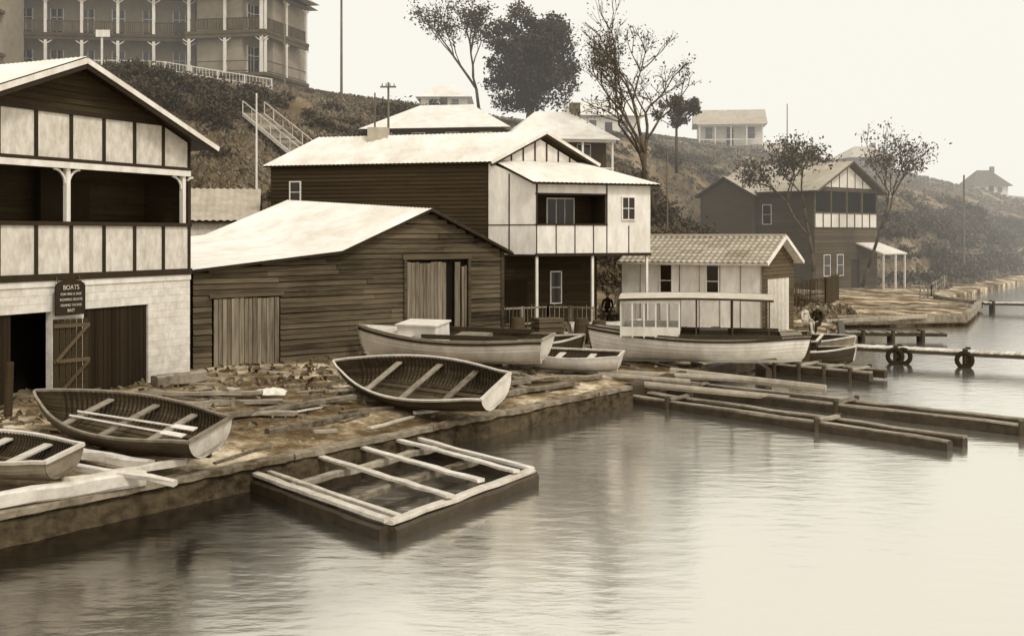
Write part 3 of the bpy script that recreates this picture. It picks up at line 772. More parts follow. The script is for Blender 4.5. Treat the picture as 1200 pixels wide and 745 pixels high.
timbers('scrap_timber',[((-8.9,25.9,.82),(-5.5,26.6,.82),.2,.12),((-9.2,27.3,.9),(-6.2,27.6,.88),.16,.1),((-6.4,24.6,.78),(-3.9,27.3,.82),.18,.14),((-7.2,24.9,.75),(-4.9,25.3,.75),.22,.08),((-5.2,23.6,.6),(-3.4,26.0,.6),.16,.16),
  ((-4.6,27.6,.9),(-2.6,29.5,.85),.2,.06),((-9.3,28.8,1),(-8.3,29.8,1.0),.4,.3),((-1.4,28.2,.6),(1.8,31.3,.62),.28,.12),((-1.9,29,.7),(.5,31.2,.7),.18,.12),((0,31.2,.75),(2.6,32.6,.65),.24,.1)],'timber')
def debris():
    E=empty('driftwood_and_planks'); a_=MB(); b2=MB()
    for i in range(150):
        y=random.uniform(14,42); D=random.uniform(.6,8.5); x=xs(y)-D/.789; 
        an=random.choice((.9,-.5,.9,0.1))+random.uniform(-.35,.35); L_=random.uniform(.3,1.7)
        p=Vector((x,y,0)); d=Vector((math.cos(an),math.sin(an),0))*L_/2; a=p-d; c=p+d
        if H(a.x,a.y)<0 or H(c.x,c.y)<0: continue
        a.z=H(a.x,a.y)+.03; c.z=H(c.x,c.y)+.03
        (a_ if random.random()<.8 else b2).rough(a,c,random.uniform(.05,.15),random.uniform(.03,.08),j=.008)
    a_.obj('grey_planks',M['timber'],E); b2.obj('pale_planks',M['timber_light'],E)
debris()
def stones():
    b_=MB()
    for i in range(420):
        y=random.uniform(13,60); D=abs(random.gauss(0,4))+.35; x=xs(y)-D/.789; z=H(x,y); r=random.uniform(.02,.06) if random.random()<.95 else random.uniform(.07,.13)
        ring=[]; k=6; rot=random.random()*6
        for l,(hh,rr) in enumerate(((-.3,1.0),(.3,.9),(.55,.5))):
            ring.append([(x+r*rr*random.uniform(.75,1.2)*math.cos(rot+q*6.283/k),y+r*rr*random.uniform(.75,1.2)*math.sin(rot+q*6.283/k),z+r*hh) for q in range(k)])
        v=random.random()
        for l in range(2):
            for q in range(k): b_.poly([ring[l][q],ring[l][(q+1)%k],ring[l+1][(q+1)%k],ring[l+1][q]],v)
        b_.poly(ring[2],v)
    b_.obj('stones',M['rock'],None)
stones()
def stairs():
    E=empty('hillside_steps'); s_=MB(); r=MB()
    n=Vector((1,.4,0)).normalized()*.7
    a=Vector((-17.0,73,12.7)); c=Vector((-11.6,67.7,8.7))
    k=30
    for i in range(k):
        p=a.lerp(c,i/k); s_.beam(p-n,p+n,.26,.14)
    for sg in (-1,1):
        r.beam(a+n*sg,c+n*sg,.10,.22)
        r.beam(a+n*sg+Vector((0,0,.85)),c+n*sg+Vector((0,0,.85)),.05,.05)
        for i in range(8):
            p=a.lerp(c,i/7)+n*sg; r.beam(p,p+Vector((0,0,.85)),.05,.05)
    s_.obj('treads',M['timber'],E); r.obj('handrails',M['timber_light'],E)
stairs()
def pole(name,x,y,top,r=.11,arms=(),m='bark_pale'):
    E=empty(name); p=MB(); z=H(x,y); p.tube((x,y,z-.4),(x,y,top),r,r*.7,8); p.obj('pole_shaft',M[m],E)
    if arms:
        q=MB()
        for (zz,w) in arms:
            q.beam((x-w/2,y-.12,zz),(x+w/2,y-.12,zz),.1,.1)
            for k in range(4): 
                xx=x-w/2+w*(k+.5)/4; q.tube((xx,y-.12,zz+.05),(xx,y-.12,zz+.22),.04,.03,6)
        q.obj('crossarms',M['timber'],E)
pole('utility_pole',-12.3,80,24,.10)
pole('utility_pole',-7.8,70,14.4,.09,((14.1,1.0),))
pole('utility_pole',-8.9,72,14.0,.07)
pole('lamp_post',-15.2,66,13.2,.07,(),'white')
pole('utility_pole',44,108,10.6,.13)
pole('utility_pole',9.8,70,10.2,.07)
pole('utility_pole',32,129,20.0,.08)
pole('flag_pole',-16.8,82,24,.07)
E=empty('notice_board'); q=MB(); q.beam((-29.2,79,15),(-29.2,79,19.2),.12,.12); q.beam((-29.6,78.9,19.1),(-28.6,78.9,19.1),.06,.5); q.obj('board',M['white'],E)
timbers('mooring_post',[((-11.1,24.4,.4),(-11.05,24.42,2.0),.2,.2)],'board_dark',True)
# ------------------------------------------------------------------ boats
def boat(name,L_,B,Dp,loc,bow,heel=0,pitch=0,outer='hull_dark',inner='hull_in',trimm='offwhite',seat=None,tr=None,transom=.62,thw=(.2,.45,.7),oars=False,extra=None,ribs=True,keelw=.06,gw=.06,stripe=False):
    E=empty(name)
    ang=math.atan2(bow[1],bow[0])
    E.matrix_world=Matrix.Translation(Vector(loc))@Matrix.Rotation(ang,4,'Z')@Matrix.Rotation(-math.radians(pitch),4,'Y')@Matrix.Rotation(math.radians(heel),4,'X')
    hb=lambda t: B/2*((transom+(1-transom)*math.sin(min(t/.45,1)*math.pi/2)) if t<.45 else max(.02,math.cos(((t-.45)/.55)*math.pi/2)**.72))
    sh=lambda t: Dp*(1+.33*max(0,(t-.4)/.6)**2+.10*max(0,(.4-t)/.4)**2)
    kl=lambda t: .06*max(0,(.3-t)/.3)**2*Dp*2+ Dp*.22*max(0,(t-.85)/.15)**2
    def pt(t,u,off,sg):
        b_=max(.01,hb(t)-off); k=kl(t)+off; s_=sh(t)
        y=b_*math.sin(u*math.pi/2)**.75; z=k+(s_-k)*(1-math.cos(u*math.pi/2))**.9
        return Vector(((t-.5)*L_+ (.10*L_*u*.35 if t>.9 else 0)*((t-.9)/.1 if t>.9 else 0) - (.04*L_*u if t<.02 else 0), sg*y, z))
    N_=22; J=9
    ts=[i/N_ for i in range(N_+1)]
    O=MB();I=MB();T=MB();RB=MB();ST=MB();TR=MB()
    for sg in (-1,1):
        for j in range(J):
            v=random.random()
            for i in range(N_):
                u0=j/J;u1=(j+1)/J
                O.poly([pt(ts[i],u0,-.014,sg),pt(ts[i+1],u0,-.014,sg),pt(ts[i+1],u1,0,sg),pt(ts[i],u1,0,sg)],v)
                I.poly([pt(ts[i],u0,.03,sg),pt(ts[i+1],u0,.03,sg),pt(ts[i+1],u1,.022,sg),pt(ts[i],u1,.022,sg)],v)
        for i in range(N_):
            a=(pt(ts[i],1,.01,sg));c=(pt(ts[i+1],1,.01,sg)); T.beam(a+Vector((0,0,.01)),c+Vector((0,0,.01)),gw,.05,.6)
            if stripe:
                a=(pt(ts[i],.93,-.02,sg));c=(pt(ts[i+1],.93,-.02,sg)); RB.beam(a,c,.04,.08,.3)
        if ribs:
            for i in range(2,2*N_-3):
                t=i/(2*N_)
                for j in range(J):
                    RB.beam(pt(t,j/J,.042,sg),pt(t,(j+1)/J,.036,sg),.028,.02,.1)
    poly=[pt(0,j/J,0,-1) for j in range(J,0,-1)]+[pt(0,j/J,0,1) for j in range(0,J+1)]
    TR.poly([p-Vector((.006,0,0)) for p in poly],.5); TR.poly([p+Vector((.05,0,0)) for p in reversed(poly)],.5)
    T.beam(pt(0,1,0,-1)+Vector((0,0,.01)),pt(0,1,0,1)+Vector((0,0,.01)),.08,.06)
    for j in range(J): T.beam(pt(1,j/J,0,1)+Vector((.02,0,0)),pt(1,(j+1)/J,0,1)+Vector((.02,0,0)),.05,.05)
    for i in range(N_): O.beam(Vector(((ts[i]-.5)*L_,0,kl(ts[i])-.03)),Vector(((ts[i+1]-.5)*L_,0,kl(ts[i+1])-.03)),keelw,.08,.3)
    for t in thw:
        b_=hb(t)-.03; z=sh(t)*.74; x=(t-.5)*L_
        ST.hexa([(x-.10,-b_*.93,z),(x+.10,-b_*.93,z),(x+.10,b_*.93,z),(x-.10,b_*.93,z),(x-.10,-b_*.93,z+.03),(x+.10,-b_*.93,z+.03),(x+.10,b_*.93,z+.03),(x-.10,b_*.93,z+.03)])
    for k in range(-2,3):
        I.beam(Vector((-L_*.38,k*B*.09,.09+abs(k)*.02)),Vector((L_*.28,k*B*.07,.09+abs(k)*.02)),B*.075,.02)
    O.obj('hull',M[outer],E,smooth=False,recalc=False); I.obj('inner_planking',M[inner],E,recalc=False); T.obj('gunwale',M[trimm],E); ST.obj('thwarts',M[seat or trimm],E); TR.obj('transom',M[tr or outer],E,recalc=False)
    if ribs or stripe: RB.obj('ribs' if ribs else 'rubbing_strake',M['hull_dark'],E)
    if oars:
        Q=MB()
        for k,(y0,y1) in enumerate(((.15,.3),(-.1,.12))):
            a=Vector((-L_*.30,y0,Dp*.83));c=Vector((L_*.22,y1,Dp*.95)); Q.tube(a,c,.022,.022,6); Q.beam(a,a+(a-c).normalized()*.6,.13,.02)
        Q.obj('oars',M['white'],E)
    if extra: extra(E,L_,B,Dp,hb,sh)
    return E
boat('rowing_boat',5.3,1.6,.52,(-7.55,21.6,.84),(-.80,.60),heel=-19,pitch=1,oars=True,outer='hull_dark',trimm='timber',seat='timber',tr='offwhite',gw=.045)
boat('rowing_boat',5.5,1.75,.56,(-2.3,27.3,.84),(-.72,.69),heel=-29,pitch=0,outer='hull_dark',trimm='timber_light',seat='timber',tr='white',gw=.045)
boat('rowing_boat',3.4,1.3,.42,(-8.9,19.0,.78),(-.9,.45),heel=-12,pitch=0,outer='hull_mid',trimm='timber_light',seat='timber_light',thw=(.25,.55))
def launch_extra(E,L_,B,Dp,hb,sh):
    d=MB(); w=MB()
    for i in range(10):
        t0=.66+.34*i/10;t1=.66+.34*(i+1)/10
        d.poly([((t0-.5)*L_,-hb(t0)+.03,sh(t0)+.02),((t1-.5)*L_,-hb(t1)+.01,sh(t1)+.02),((t1-.5)*L_,hb(t1)-.01,sh(t1)+.02),((t0-.5)*L_,hb(t0)-.03,sh(t0)+.02)],.6)
    d.obj('foredeck',M['offwhite'],E,recalc=False)
    f=Fr((.04*L_,-.5),(.26*L_,-.5)); w.box(f,0,f.W,Dp*.7,Dp+.36,-1.0,0,.7); w.box(f,-.05,f.W+.05,Dp+.36,Dp+.41,-1.05,.05,.6); w.obj('cabin',M['white'],E)
    g=MB(); g.box(f,.15,f.W-.15,Dp+.1,Dp+.28,.0,.015); g.obj('cabin_window',M['glass'],E)
    e=MB(); f=Fr((-.22*L_,-.3),(-.05*L_,-.3)); e.box(f,0,f.W,.3,Dp+.1,-.6,0); e.obj('engine_box',M['timber'],E)
    c=MB()
    for sg in(-1,1):
        c.beam((-L_*.42,sg*B*.36,Dp+.1),(L_*.1,sg*B*.40,Dp+.1),.04,.14)
    c.obj('coaming',M['hull_dark'],E)
boat('motor_launch',6.0,1.9,.74,(-1.9,34.4,.93),(-.93,.37),heel=-5,pitch=0,outer='white',trimm='timber',extra=launch_extra,thw=(.15,),ribs=False,stripe=True)
def canopy_extra(E,L_,B,Dp,hb,sh):
    d=MB()
    for (ta,tb) in ((.80,1.0),(0,.1)):
        for i in range(8):
            t0=ta+(tb-ta)*i/8;t1=ta+(tb-ta)*(i+1)/8
            d.poly([((t0-.5)*L_,-hb(t0)+.03,sh(t0)+.02),((t1-.5)*L_,-hb(t1)+.01,sh(t1)+.02),((t1-.5)*L_,hb(t1)-.01,sh(t1)+.02),((t0-.5)*L_,hb(t0)-.03,sh(t0)+.02)],.6)
    d.obj('deck',M['timber'],E,recalc=False)
    zr=Dp+1.25
    r=MB(); n=14; x0=-.36*L_;x1=.37*L_
    cz=lambda x:.05*(1-((x-(x0+x1)/2)/((x1-x0)/2))**2)
    cy=lambda y:.07*(1-(y/(B*.46))**2)
    for i in range(n):
        a=x0+(x1-x0)*i/n;b_=x0+(x1-x0)*(i+1)/n
        m=6
        for j in range(m):
            y0=-B*.46+B*.92*j/m;y1=-B*.46+B*.92*(j+1)/m
            r.poly([(a,y0,zr+cz(a)+cy(y0)),(b_,y0,zr+cz(b_)+cy(y0)),(b_,y1,zr+cz(b_)+cy(y1)),(a,y1,zr+cz(a)+cy(y1))],.5)
            r.poly([(a,y1,zr+cz(a)+cy(y1)-.03),(b_,y1,zr+cz(b_)+cy(y1)-.03),(b_,y0,zr+cz(b_)+cy(y0)-.03),(a,y0,zr+cz(a)+cy(y0)-.03)],.5)
    r.obj('canopy_roof',M['canvas'],E,recalc=False)
    p=MB(); dk=MB()
    for sg in (-1,1):
        n_=10
        for i in range(n_):
            a=x0+(x1-x0)*i/n_;b_=x0+(x1-x0)*(i+1)/n_
            dk.beam((a,sg*B*.46,zr-.02+cz(a)),(b_,sg*B*.46,zr-.02+cz(b_)),.04,.07)
        for x in np.linspace(-.34,.0,3): dk.beam((x*L_,sg*B*.43,Dp),(x*L_,sg*B*.43,zr),.045,.045)
        for x in np.linspace(.08,.36,6): p.beam((x*L_,sg*B*.42,Dp),(x*L_,sg*B*.42,zr),.045,.045)
        p.beam((.08*L_,sg*B*.42,Dp+.2),(.36*L_,sg*B*.42,Dp+.2),.04,.30); p.beam((.08*L_,sg*B*.42,zr-.08),(.36*L_,sg*B*.42,zr-.08),.04,.10)
        dk.beam((-.4*L_,sg*B*.44,Dp+.07),(.08*L_,sg*B*.44,Dp+.07),.04,.12)
    for y in np.linspace(-.4,.4,4): p.beam((.36*L_,y*B,Dp),(.36*L_,y*B,zr),.045,.045)
    p.beam((.36*L_,-.42*B,Dp+.2),(.36*L_,.42*B,Dp+.2),.04,.30)
    p.obj('cabin_posts',M['white'],E); dk.obj('canopy_edge',M['hull_dark'],E)
    g=MB(); g.box(Fr((-.15*L_,-.3),(0,-.3)),0,.9,.2,Dp+.2,-.6,0); g.obj('engine_box',M['hull_dark'],E)
    k=MB(); k.poly([(-.5*L_,0,0),(-.5*L_-.25,0,.0),(-.5*L_-.3,0,Dp),(-.5*L_,0,Dp)],.3); k.obj('rudder',M['hull_dark'],E,recalc=False)
boat('canopied_launch',6.7,2.0,.82,(6.05,36.4,.70),(-.985,.17),heel=-3,outer='white',trimm='hull_dark',extra=canopy_extra,thw=(.2,.4),ribs=False,transom=.35,stripe=True)
timbers('boat_cradle',[((3.5,37.4,.4),(3.7,35.6,.4),.2,.5),((6.1,37.2,.3),(6.1,35.4,.3),.2,.6),((8.2,37,.2),(8.2,35.4,.2),.2,.7)],'timber_wet')
boat('dinghy',3.3,1.25,.45,(1.6,33.9,.72),(-.93,.3),heel=-8,outer='white',trimm='offwhite',thw=(.25,.55))
boat('dinghy',2.8,1.2,.42,(3.7,44.0,.85),(.9,.2),heel=-8,outer='white',trimm='offwhite',thw=(.25,.55))
boat('dinghy',3.3,1.3,.45,(9.9,42.0,.5),(-.8,.5),heel=-14,outer='hull_dark',trimm='timber_light',thw=(.25,.55))
boat('dinghy',3.6,1.3,.45,(11.3,43.0,.35),(.9,-.35),heel=10,outer='hull_mid',trimm='timber_light',thw=(.25,.55))
boat('dinghy',3.0,1.2,.45,(10.9,40.6,.15),(.95,-.2),heel=4,outer='hull_dark',trimm='timber_light',thw=(.25,.55))
boat('dinghy',3.0,1.2,.45,(0.9,36.8,.85),(.9,.3),heel=6,outer='hull_dark',trimm='timber_light',thw=(.25,.55))
E=empty('packing_crate'); q=MB(); f=Fr((1.0,40.5),(2.0,40.9)); 
for k in range(5): q.box(f,0,1,.85+k*.18,1.0+k*.18,-.8,0)
q.obj('slats',M['board_old'],E)
def barrel(x,y):
    E=empty('barrel'); b_=MB(); z=H(x,y); pr=[(0,.24),(.25,.29),(.45,.3),(.65,.29),(.9,.24)]
    for (a,ra),(c,rc) in zip(pr[:-1],pr[1:]): b_.tube((x,y,z+a),(x,y,z+c),ra,rc,14)
    b_.obj('staves',M['board_mid'],E)
barrel(.2,41.0); barrel(2.6,41.3); barrel(3.2,40.8)
def cloth():
    b_=MB(); n=16; x0,y0=-6.55,27.9
    g=[[None]*(n+1) for _ in range(n+1)]
    for i in range(n+1):
        for j in range(n+1):
            x=x0+i*.05;y=y0+j*.04; e=1-max(abs(i/n-.5),abs(j/n-.5))*2
            g[i][j]=(x+.08*mnoise.noise(Vector((x*5,y*5,1))),y+.08*mnoise.noise(Vector((x*5,y*5,6))),H(x,y)+.02+max(0,e)**.5*(.08+.2*abs(mnoise.noise(Vector((x*5,y*5,0))))))
    for i in range(n):
        for j in range(n): b_.poly([g[i][j],g[i+1][j],g[i+1][j+1],g[i][j+1]],.7)
    b_.obj('crumpled_canvas',M['white'],None)
cloth()
# ------------------------------------------------------------------ foliage
def leafmesh(name,pts,size,m,parent=None,clump=None):
    pts=np.asarray(pts,float); n=len(pts)
    a=np.random.normal(size=(n,3)); a/=np.linalg.norm(a,axis=1)[:,None]
    c=np.random.normal(size=(n,3)); c-= (c*a).sum(1)[:,None]*a; c/=np.linalg.norm(c,axis=1)[:,None]
    s=size*np.random.uniform(.5,1.3,size=(n,1))
    v=np.empty((n,4,3)); v[:,0]=pts-a*s; v[:,1]=pts+c*s*.5; v[:,2]=pts+a*s; v[:,3]=pts-c*s*.5
    me=bpy.data.meshes.new(name); me.from_pydata(v.reshape(-1,3).tolist(),[],np.arange(n*4).reshape(n,4).tolist())
    at=me.attributes.new('var','FLOAT','FACE')
    val=np.random.uniform(0,1,n) if clump is None else np.clip(np.asarray(clump)*.7+np.random.uniform(0,.3,n),0,1)
    at.data.foreach_set('value',val.astype('f'))
    me.materials.append(m); o=bpy.data.objects.new(name,me); sc.collection.objects.link(o)
    if parent:o.parent=parent
    return o
def tree(name,base,height,spread,r,levels,leafn,leafs,cl,m_leaf='leaf',m_bark='bark',lean=(0,0),up=.5,trunk=.35,seed=1):
    random.seed(seed); np.random.seed(seed)
    E=empty(name); b_=MB(); tips=[]
    def grow(p,d,L_,rad,lv):
        segs=3; q=p
        for i in range(segs):
            d2=(d+Vector((random.gauss(0,.13),random.gauss(0,.13),random.gauss(0,.06)))).normalized()
            e=q+d2*L_/segs; b_.tube(q,e,rad*(1-.25*i/segs),rad*(1-.25*(i+1)/segs),6 if lv<2 else 4)
            q=e;d=d2
            if lv>0 and i>=1 and lv<levels and random.random()<.6:
                s=Vector((random.gauss(0,1),random.gauss(0,1),random.gauss(.2,.5))).normalized()
                grow(q,(d*up+s*spread).normalized(),L_*random.uniform(.5,.7),rad*.5,lv+1)
            if lv>=levels-1: tips.append(q)
        if lv<levels:
            k=random.choice((2,3,3))
            for i in range(k):
                s=Vector((random.gauss(0,1),random.gauss(0,1),random.gauss(.25,.4))).normalized()
                grow(q,(d*up+s*spread).normalized(),L_*random.uniform(.6,.82),rad*.62,lv+1)
    grow(Vector(base),Vector((lean[0],lean[1],1)).normalized(),height*trunk,r,0)
    top=max(v[2] for v in b_.v); k=height/(top-base[2]); B0=Vector(base)
    b_.v=[tuple(B0+(Vector(v)-B0)*k) for v in b_.v]; tips=[B0+(t-B0)*k for t in tips]
    b_.obj('trunk_and_branches',M[m_bark],E,smooth=True,recalc=False)
    P=[];C=[]
    per=max(1,leafn//max(1,len(tips)))
    for t in tips:
        c=random.random()
        if random.random()<.12: continue
        for _ in range(per):
            P.append((t.x+random.gauss(0,cl),t.y+random.gauss(0,cl),t.z+random.gauss(0,cl*.7))); C.append(c)
    if P: leafmesh('leaves',P,leafs,M[m_leaf],E,C)
    return E
def crowntree(name,base,cx,cy,cz,rx,rz,n,leafs,m='leaf',seed=3,blobs=26,br=(.16,.30),tr=.38):
    random.seed(seed); np.random.seed(seed)
    E=empty(name); b_=MB(); P=[];C=[]
    c0=Vector((cx,cy,cz)); B=Vector(base); fork=B.lerp(Vector((cx,cy,cz-rz*.5)),.8)
    b_.tube(B,fork,tr,tr*.7,8)
    for i in range(blobs):
        v=Vector((random.gauss(0,1),random.gauss(0,1),random.gauss(0,1))).normalized()*random.uniform(.2,.95)
        q=c0+Vector((v.x*rx,v.y*rx,v.z*rz)); mid=fork.lerp(q,.5)+Vector((random.gauss(0,.3),random.gauss(0,.3),.2))
        b_.tube(fork,mid,tr*.3,tr*.2,5); b_.tube(mid,q,tr*.2,.03,5)
        rr=random.uniform(*br)*rx; c=random.random()*.9
        for _ in range(n//blobs):
            w=Vector((random.gauss(0,1),random.gauss(0,1),random.gauss(0,1))).normalized()*random.gauss(.85,.25)
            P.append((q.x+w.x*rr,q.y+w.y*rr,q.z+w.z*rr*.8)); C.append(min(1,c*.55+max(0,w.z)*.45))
    b_.obj('trunk_and_branches',M['bark'],E,smooth=True,recalc=False)
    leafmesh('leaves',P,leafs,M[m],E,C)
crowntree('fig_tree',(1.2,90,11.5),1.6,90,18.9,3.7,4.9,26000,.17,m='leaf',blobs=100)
tree('gum_tree',(-2.2,88,12),11.0,.45,.15,4,2800,.13,.4,m_bark='bark',seed=5,up=.9,lean=(.15,0))
tree('bare_tree',(7.6,66,5.0),15.0,.5,.16,5,1700,.10,.3,m_bark='bark',seed=8,up=.95,trunk=.28)
tree('bare_tree',(8.9,69,6),9.5,.7,.12,4,900,.10,.3,m_bark='bark',seed=12,up=.7)
crowntree('small_tree',(12.6,85,9.5),12.6,85,14.4,1.7,1.3,3600,.13,m='leaf_bank',seed=6,blobs=24,tr=.13)
tree('shore_tree',(20.6,76,1),11.0,.6,.16,4,3000,.13,.4,seed=21,up=.8,m_leaf='leaf_bank')
tree('shore_tree',(25.4,80.5,1),12,.55,.13,4,1900,.13,.4,seed=23,up=.85,m_leaf='leaf_bank')
random.seed(5); np.random.seed(5)
def bushes(name,spec,m,leafs=.16,dens=260):
    P=[];C=[]
    for (x,y,r,h) in spec:
        z=H(x,y); c=random.random()
        n=int(dens*r*h)
        for _ in range(n):
            v=Vector((random.gauss(0,1),random.gauss(0,1),abs(random.gauss(0,1)))).normalized()*random.gauss(.85,.2)
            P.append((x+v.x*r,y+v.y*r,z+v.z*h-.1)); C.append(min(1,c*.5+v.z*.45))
    leafmesh(name,P,leafs,M[m],None,C)
sp=[]
for i in range(64): x=random.uniform(-30,-17.5); y=random.uniform(71.5,77); sp.append((x,y,random.uniform(.7,1.5),random.uniform(.6,1.3)))
for i in range(14): x=random.uniform(-16,-9); y=random.uniform(73,79); sp.append((x,y,random.uniform(.5,1.0),random.uniform(.4,.8)))
for i in range(34): x=random.uniform(-27,-9); y=random.uniform(58,70); sp.append((x,y,random.uniform(.4,1.1),random.uniform(.25,.7)))
for i in range(80): x=random.uniform(4,16);y=random.uniform(59,78);sp.append((x,y,random.uniform(.6,1.4),random.uniform(.6,1.5)))
for i in range(26): x=random.uniform(8,20);y=random.uniform(88,112);sp.append((x,y,random.uniform(.6,1.4),random.uniform(.4,1.0)))
for i in range(14): x=random.uniform(-10,6);y=random.uniform(76,88);sp.append((x,y,random.uniform(.8,1.5),random.uniform(.7,1.5)))
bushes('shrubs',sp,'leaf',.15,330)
sp=[]
for i in range(230):
    y=random.uniform(92,150); D=random.uniform(3.5,11.5); x=xs(y)-D/.789; sp.append((x,y,random.uniform(.8,2.2),random.uniform(.4,1.1)))
for i in range(30):
    y=random.uniform(92,150); D=random.uniform(14,40); x=xs(y)-D/.789; sp.append((x,y,random.uniform(.6,1.4),random.uniform(.4,1.0)))
bushes('bank_scrub',sp,'leaf_bank',.22,160)
def grass():
    n=60000; V=[];F_=[];C=[]
    for i in range(n):
        r=random.random()
        if r<.55: x=random.uniform(-32,18); y=random.uniform(55,86)
        elif r<.94: y=random.uniform(86,170); x=xs(y)-random.uniform(2,70)
        else: y=random.uniform(18,58); x=xs(y)-random.uniform(3,17)
        if mnoise.noise(Vector((x*.3,y*.3,7)))<-.35: continue
        z=H(x,y)
        if y<50 and z<.6: continue
        k=.10+.0018*y; h=random.uniform(.12,.36)*(1 if y>50 else .4)
        a=random.random()*6.28; dx,dy=math.cos(a)*k,math.sin(a)*k
        b0=len(V); V+= [(x-dx,y-dy,z-.02),(x+dx,y+dy,z-.02),(x+dx*.3+random.gauss(0,.05),y,z+h),(x-dx*.7,y,z+h*.8)]
        F_.append((b0,b0+1,b0+2,b0+3)); C.append(random.random())
    me=bpy.data.meshes.new('grass'); me.from_pydata(V,[],F_); at=me.attributes.new('var','FLOAT','FACE'); at.data.foreach_set('value',C); me.materials.append(M['grass'])
    o=bpy.data.objects.new('grass',me); sc.collection.objects.link(o)
grass()
# ------------------------------------------------------------------ people
def skinobj(name,verts,edges,rad,m,E,root=0,sub=2):
    me=bpy.data.meshes.new(name); me.from_pydata(verts,edges,[]); me.materials.append(m)
    o=bpy.data.objects.new(name,me); sc.collection.objects.link(o); o.parent=E
    md=o.modifiers.new('s','SKIN'); md.use_smooth_shade=True
    for i,r in enumerate(rad):
        sv=me.skin_vertices[0].data[i]; sv.radius=(r,r); sv.use_root=(i==root)
    o.modifiers.new('u','SUBSURF').levels=sub; o.modifiers['u'].render_levels=sub
    return o
def person(name,loc,face,sit=True,top='cloth_dark',hat=True,s=1.0):
    E=empty(name); E.location=loc; E.rotation_euler=(0,0,math.atan2(face[1],face[0])); E.scale=(s,s,s)
    hp=.45 if sit else .9
    tor=[(0,0,hp),(0.0,0,hp+.2),(.02,0,hp+.42),(.0,0,hp+.52),(.02,0,hp+.62)]; v=list(tor); r=[.15,.14,.16,.09,.055]; e=[(0,1),(1,2),(2,3),(3,4)]
    for sg in (-1,1):
        n=len(v)
        if sit: leg=[(.06,sg*.1,hp),(.42,sg*.13,hp+.04),(.46,sg*.13,.1),(.58,sg*.14,.05)]
        else: leg=[(0,sg*.1,hp-.08),(.03,sg*.11,.48),(0,sg*.12,.09),(.14,sg*.13,.04)]
        v+=leg; r+=[.1,.07,.045,.04]; e+=[(0,n),(n,n+1),(n+1,n+2),(n+2,n+3)]
    for sg in (-1,1):
        n=len(v)
        if sit: arm=[(.0,sg*.19,hp+.47),(.06,sg*.25,hp+.2),(.3,sg*.17,hp+.13)]
        else: arm=[(.0,sg*.19,hp+.47),(-.02,sg*.24,hp+.2),(.06,sg*.24,hp-.05)]
        v+=arm; r+=[.07,.048,.036]; e+=[(3,n),(n,n+1),(n+1,n+2)]
        w=Vector(arm[2]); d=(w-Vector(arm[1])).normalized(); side=Vector((0,-sg,0))
        hv=[tuple(w),tuple(w+d*.08)]; hr=[.026,.03]; he=[(0,1)]
        for f_ in range(4):
            b0=w+d*.08+Vector((0,(f_-1.5)*.02,0)); k=len(hv); L_=(.06,.075,.07,.055)[f_]
            hv+=[tuple(b0),tuple(b0+d*L_*.6+Vector((0,0,-.008))),tuple(b0+d*L_+Vector((0,0,-.03)))]; hr+=[.01,.009,.008]; he+=[(1,k),(k,k+1),(k+1,k+2)]
        k=len(hv); hv+=[tuple(w+d*.03+side*.03),tuple(w+d*.07+side*.05)]; hr+=[.011,.009]; he+=[(0,k),(k,k+1)]
        skinobj('hand',hv,he,hr,M['skin'],E,0,1)
    skinobj('body',v,e,r,M[top],E)
    bm=bmesh.new(); bmesh.ops.create_uvsphere(bm,u_segments=20,v_segments=14,radius=.11)
    for q in bm.verts:
        q.co.x*=.95;q.co.y*=.78;q.co.z*=1.12
        if q.co.x>.09 and abs(q.co.y)<.02 and abs(q.co.z)<.03: q.co.x+=.025
        if q.co.x>.05 and q.co.z<-.05: q.co.x+=.012
    for sg in (-1,1):
        bmesh.ops.create_icosphere(bm,subdivisions=2,radius=.025,matrix=Matrix.Translation((0,sg*.088,0)))
    me=bpy.data.meshes.new('head'); bm.to_mesh(me); bm.free(); me.materials.append(M['skin']); o=bpy.data.objects.new('head',me); sc.collection.objects.link(o); o.parent=E; o.location=(.04,0,hp+.74); me.polygons.foreach_set('use_smooth',[True]*len(me.polygons))
    ft=MB()
    for sg in (-1,1): ft.beam((.135,sg*.035,hp+.755),(.145,sg*.035,hp+.755),.02,.012)
    ft.beam((.143,-.02,hp+.69),(.15,.02,hp+.69),.01,.008); ft.obj('eyes_and_mouth',M['hair'],E)
    bm=bmesh.new(); bmesh.ops.create_uvsphere(bm,u_segments=18,v_segments=12,radius=.118)
    for q in bm.verts:
        if q.co.z<.01+ .5*q.co.x: q.co.z=.01+.5*q.co.x
    if hat: bmesh.ops.create_cone(bm,cap_ends=True,segments=20,radius1=.19,radius2=.17,depth=.015,matrix=Matrix.Translation((0,0,.065)))
    me=bpy.data.meshes.new('hair'); bm.to_mesh(me); bm.free(); me.materials.append(M['hair'] if not hat else M['cloth_dark']); o=bpy.data.objects.new('hat' if hat else 'hair',me); sc.collection.objects.link(o); o.parent=E; o.location=(.03,0,hp+.755)
def bench(x,y,z,ang):
    E=empty('bench'); b_=MB(); d=Vector((math.cos(ang),math.sin(ang),0)); p=Vector((x,y,z))
    b_.beam(p-d*.9+Vector((0,0,.31)),p+d*.9+Vector((0,0,.31)),.3,.06)
    for k in (-.7,.7): b_.beam(p+d*k-Vector((0,0,.1)),p+d*k+Vector((0,0,.28)),.1,.1)
    b_.obj('bench_seat',M['timber'],E)
bench(13.0,48.0,H(12.9,48),0.15); g=H(12.9,48)
person('seated_man',(12.65,47.95,g),(.8,-1),top='cloth_light'); person('seated_man',(13.25,48.05,g),(-.9,-1),hat=False)
g=H(3.8,51)
bench(4.1,51,g,0.1)
